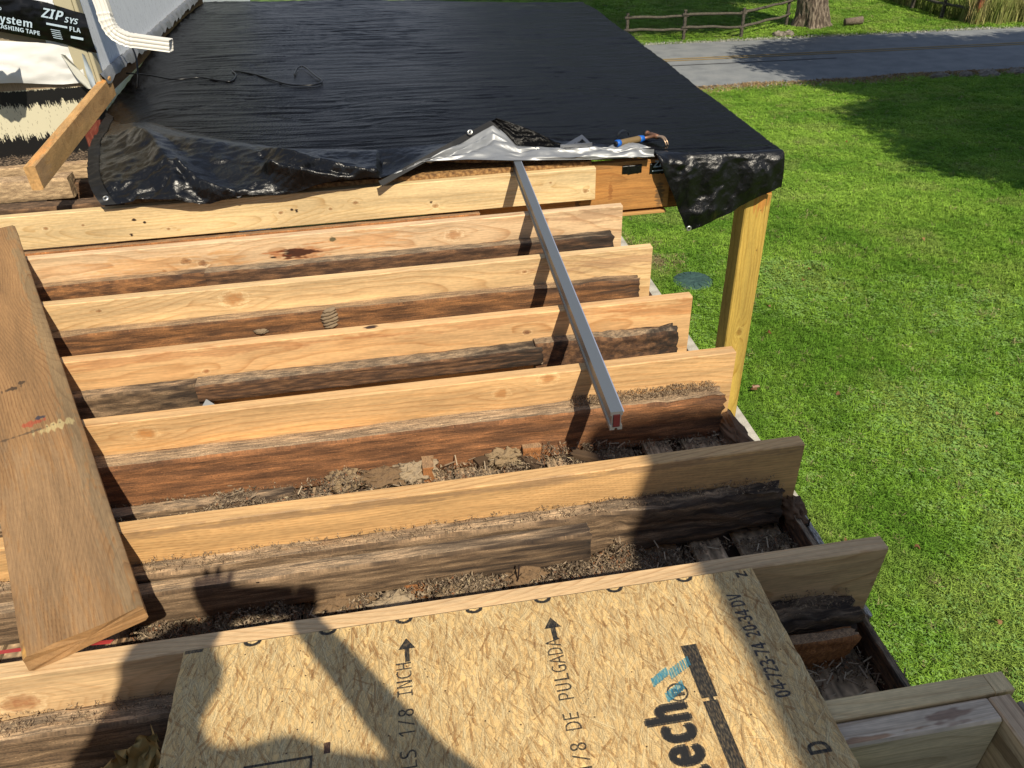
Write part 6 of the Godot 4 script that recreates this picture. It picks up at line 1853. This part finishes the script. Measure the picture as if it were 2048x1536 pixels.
func make_person() -> void:
	var bs := cam.transform.basis
	var r := bs.x; var u := bs.y; var bk := bs.z
	var C := CAM
	var skin := Color(0.45, 0.28, 0.20)
	var shirt := Color(0.08, 0.10, 0.16)
	var jean := Color(0.06, 0.09, 0.16)
	var boot := Color(0.10, 0.07, 0.05)
	var ph := C - r * 0.045 + bk * 0.012
	var wr := C + r * 0.075 + bk * 0.095 - u * 0.02
	var wl := C - r * 0.175 + bk * 0.075 - u * 0.085
	var hipL := Vector3(-1.10, 0.90, 2.40); var hipR := Vector3(-0.92, 0.90, 2.41)
	var shL := Vector3(-1.175, 1.395, 2.37); var shR := Vector3(-0.835, 1.395, 2.38)
	var elL := Vector3(-1.235, 1.10, 2.10); var elR := Vector3(-0.645, 1.10, 2.18)
	var st := begin(1)
	var bones: Array = [
		[Vector3(-1.01, 0.93, 2.40), Vector3(-1.01, 1.10, 2.41), 0.135, 0.125, jean], [Vector3(-1.06, 1.15, 2.41), Vector3(-1.05, 1.30, 2.39), 0.115, 0.115, shirt], [Vector3(-0.96, 1.15, 2.41), Vector3(-0.97, 1.30, 2.39), 0.115, 0.115, shirt],
		[shL, shR, 0.068, 0.068, shirt], [Vector3(-1.005, 1.38, 2.38), Vector3(-1.0, 1.50, 2.37), 0.065, 0.055, skin],
		[shL, elL, 0.068, 0.056, shirt], [elL, elL.lerp(wl, 0.8), 0.078, 0.074, shirt], [elL.lerp(wl, 0.7), wl, 0.060, 0.044, skin], [shR, elR, 0.062, 0.046, shirt], [elR, wr, 0.044, 0.028, skin],
		[hipL, Vector3(-1.13, 0.50, 2.34), 0.098, 0.066, jean], [Vector3(-1.13, 0.50, 2.34), Vector3(-1.14, 0.12, 2.40), 0.062, 0.05, jean],
		[hipR, Vector3(-0.88, 0.50, 2.38), 0.098, 0.066, jean], [Vector3(-0.88, 0.50, 2.38), Vector3(-0.87, 0.12, 2.46), 0.062, 0.05, jean],
		[Vector3(-1.14, 0.065, 2.43), Vector3(-1.16, 0.055, 2.24), 0.046, 0.038, boot], [Vector3(-0.87, 0.065, 2.49), Vector3(-0.85, 0.055, 2.30), 0.046, 0.038, boot]]
	flesh(st, bones, 0.016, 0.04)
	# head: skull, jaw, nose, ears
	var H := Vector3(-1.00, 1.635, 2.36)
	var fw := Vector3(0.05, -0.42, -0.9).normalized()
	var sd := fw.cross(Vector3.UP).normalized()
	var uu := sd.cross(fw).normalized()
	flesh(st, [[H - fw * 0.02, H + fw * 0.015 + uu * 0.01, 0.088, 0.085, skin], [H + fw * 0.045 - uu * 0.05, H + fw * 0.055 - uu * 0.085, 0.055, 0.038, skin], [H + fw * 0.093 + uu * 0.005, H + fw * 0.112 - uu * 0.03, 0.009, 0.014, skin],
		[H + fw * 0.088 - uu * 0.062 - sd * 0.02, H + fw * 0.088 - uu * 0.062 + sd * 0.02, 0.012, 0.012, Color(0.42, 0.20, 0.16)], [H + sd * 0.084 - uu * 0.012, H + sd * 0.086 + uu * 0.018, 0.012, 0.016, skin], [H - sd * 0.084 - uu * 0.012, H - sd * 0.086 + uu * 0.018, 0.012, 0.016, skin],
		[H - uu * 0.08 - fw * 0.02, Vector3(-1.0, 1.49, 2.37), 0.055, 0.055, skin]], 0.008, 0.02)
	# hands: palm and five bent fingers each
	var hand := func(w: Vector3, palm: Vector3, curl: Array, thumb: Array) -> void:
		var b: Array = [[w, palm, 0.027, 0.030, skin], [palm - u * 0.018, palm + u * 0.018, 0.026, 0.024, skin]]
		for f in curl:
			for i in f.size() - 1: b.append([f[i], f[i + 1], 0.0105 - i * 0.0008, 0.0097 - i * 0.0008, skin])
		for i in thumb.size() - 1: b.append([thumb[i], thumb[i + 1], 0.0115, 0.0095, skin])
		flesh(st, b, 0.0045, 0.009)
	var pr := C + r * 0.058 + bk * 0.045 - u * 0.006
	var rf: Array = []
	for i in 4:
		var o := u * (0.028 - i * 0.019)
		rf.append([pr + o + r * 0.006 - bk * 0.012, pr + o + r * 0.012 - bk * 0.042, pr + o - r * 0.012 - bk * (0.055 - 0.002 * i), pr + o - r * 0.024 - bk * 0.050])
	rf[3] = [pr - u * 0.036 - bk * 0.01, pr - u * 0.044 - bk * 0.036, pr - u * 0.044 - r * 0.016 - bk * 0.044]
	hand.call(wr, pr, rf, [pr + u * 0.006 + bk * 0.006, pr - r * 0.032 + u * 0.02 - bk * 0.008, pr - r * 0.052 + u * 0.012 - bk * 0.014])
	var pl := C - r * 0.138 + bk * 0.030 - u * 0.036
	var lf: Array = []
	for i in 4:
		var o := -r * (i * 0.018 - 0.022)
		var len: float = [0.036, 0.042, 0.040, 0.031][i]
		var out := (u * 0.95 - r * (0.02 + 0.12 * i) - bk * 0.15).normalized()
		lf.append([pl + o + u * 0.026, pl + o + u * 0.026 + out * len * 0.9, pl + o + u * 0.026 + out * len * 1.6 - bk * 0.006, pl + o + u * 0.026 + out * len * 2.05 - bk * 0.016])
	hand.call(wl, pl, lf, [pl + r * 0.012, pl + r * 0.048 + u * 0.006 - bk * 0.004, pl + r * 0.066 + u * 0.018 - bk * 0.012])
	var vm := mat(Color.WHITE, 0.8)
	vm.vertex_color_use_as_albedo = true
	var o := Vector3(-1.0, 0.018, 2.38)
	var t := thing("person", "person in dark shirt and jeans standing on the OSB sheet, holding up a phone", "person", o)
	part("body", done(st), vm, t, Transform3D(Basis.IDENTITY, -o))
	part("hair", lump(Vector3(0.092, 0.078, 0.098), 950, 0.12, 12), mat(Color(0.10, 0.07, 0.05), 0.8), t, Transform3D(Basis(sd, uu, -fw), H + uu * 0.028 - fw * 0.028 - o))
	for s in [-1.0, 1.0]:
		part("eye", lump(Vector3.ONE * 0.0105, 951, 0.0, 8), mat(Color(0.75, 0.73, 0.7), 0.3), t, Transform3D(Basis.IDENTITY, H + fw * 0.088 + sd * 0.032 * s + uu * 0.012 - o))
	solo("phone", chamfer_box(Vector3(0.147, 0.072, 0.008), 0.0025), mat(Color(0.08, 0.08, 0.09), 0.3, 0.4), "dark phone held level in both of the photographer's hands", "phone", ph).basis = bs

# ---------------------------------------------------------------- the scene
func _ready() -> void:
	cam = Camera3D.new()
	cam.name = "camera"
	add_child(cam)
	cam.transform = Transform3D(Basis(Vector3(0.98697, -0.02916, 0.15827), Vector3(0.11420, 0.82342, -0.55582), Vector3(-0.11433, 0.56665, 0.81606)).orthonormalized(), CAM)
	cam.fov = 52.37
	cam.near = 0.02
	cam.far = 900.0
	cam.current = true

	var sky := ProceduralSkyMaterial.new()
	sky.sky_top_color = Color(0.55, 0.62, 0.75)
	sky.sky_horizon_color = Color(0.86, 0.88, 0.90)
	sky.sky_curve = 0.16
	sky.ground_bottom_color = Color(0.22, 0.26, 0.16)
	sky.ground_horizon_color = Color(0.60, 0.64, 0.60)
	sky.energy_multiplier = 0.78
	var env := Environment.new()
	env.background_mode = Environment.BG_SKY
	env.sky = Sky.new()
	env.sky.sky_material = sky
	env.ambient_light_source = Environment.AMBIENT_SOURCE_SKY
	env.tonemap_mode = Environment.TONE_MAPPER_LINEAR
	env.tonemap_exposure = 1.1
	env.sdfgi_enabled = true
	env.ssao_enabled = true
	env.ssil_enabled = true
	var we := WorldEnvironment.new()
	we.name = "environment"
	we.environment = env
	add_child(we)

	var sun := DirectionalLight3D.new()
	sun.name = "sun"
	add_child(sun)
	sun.basis = Basis.looking_at(SUN.normalized(), Vector3.UP)
	sun.light_energy = 1.6
	sun.light_color = Color(1.0, 0.955, 0.87)
	sun.light_angular_distance = 0.53
	sun.shadow_enabled = true

	rng.seed = 20240
	na = noise(3, 0.4, 2)
	make_ground()
	make_roof()
	make_house()
	make_joists()
	make_trees()
	make_fences()
	make_grass()
	make_tarp()
	make_osb()
	make_plank_and_bar()
	make_debris()
	make_tools()
	make_yard_bits()
	make_person()
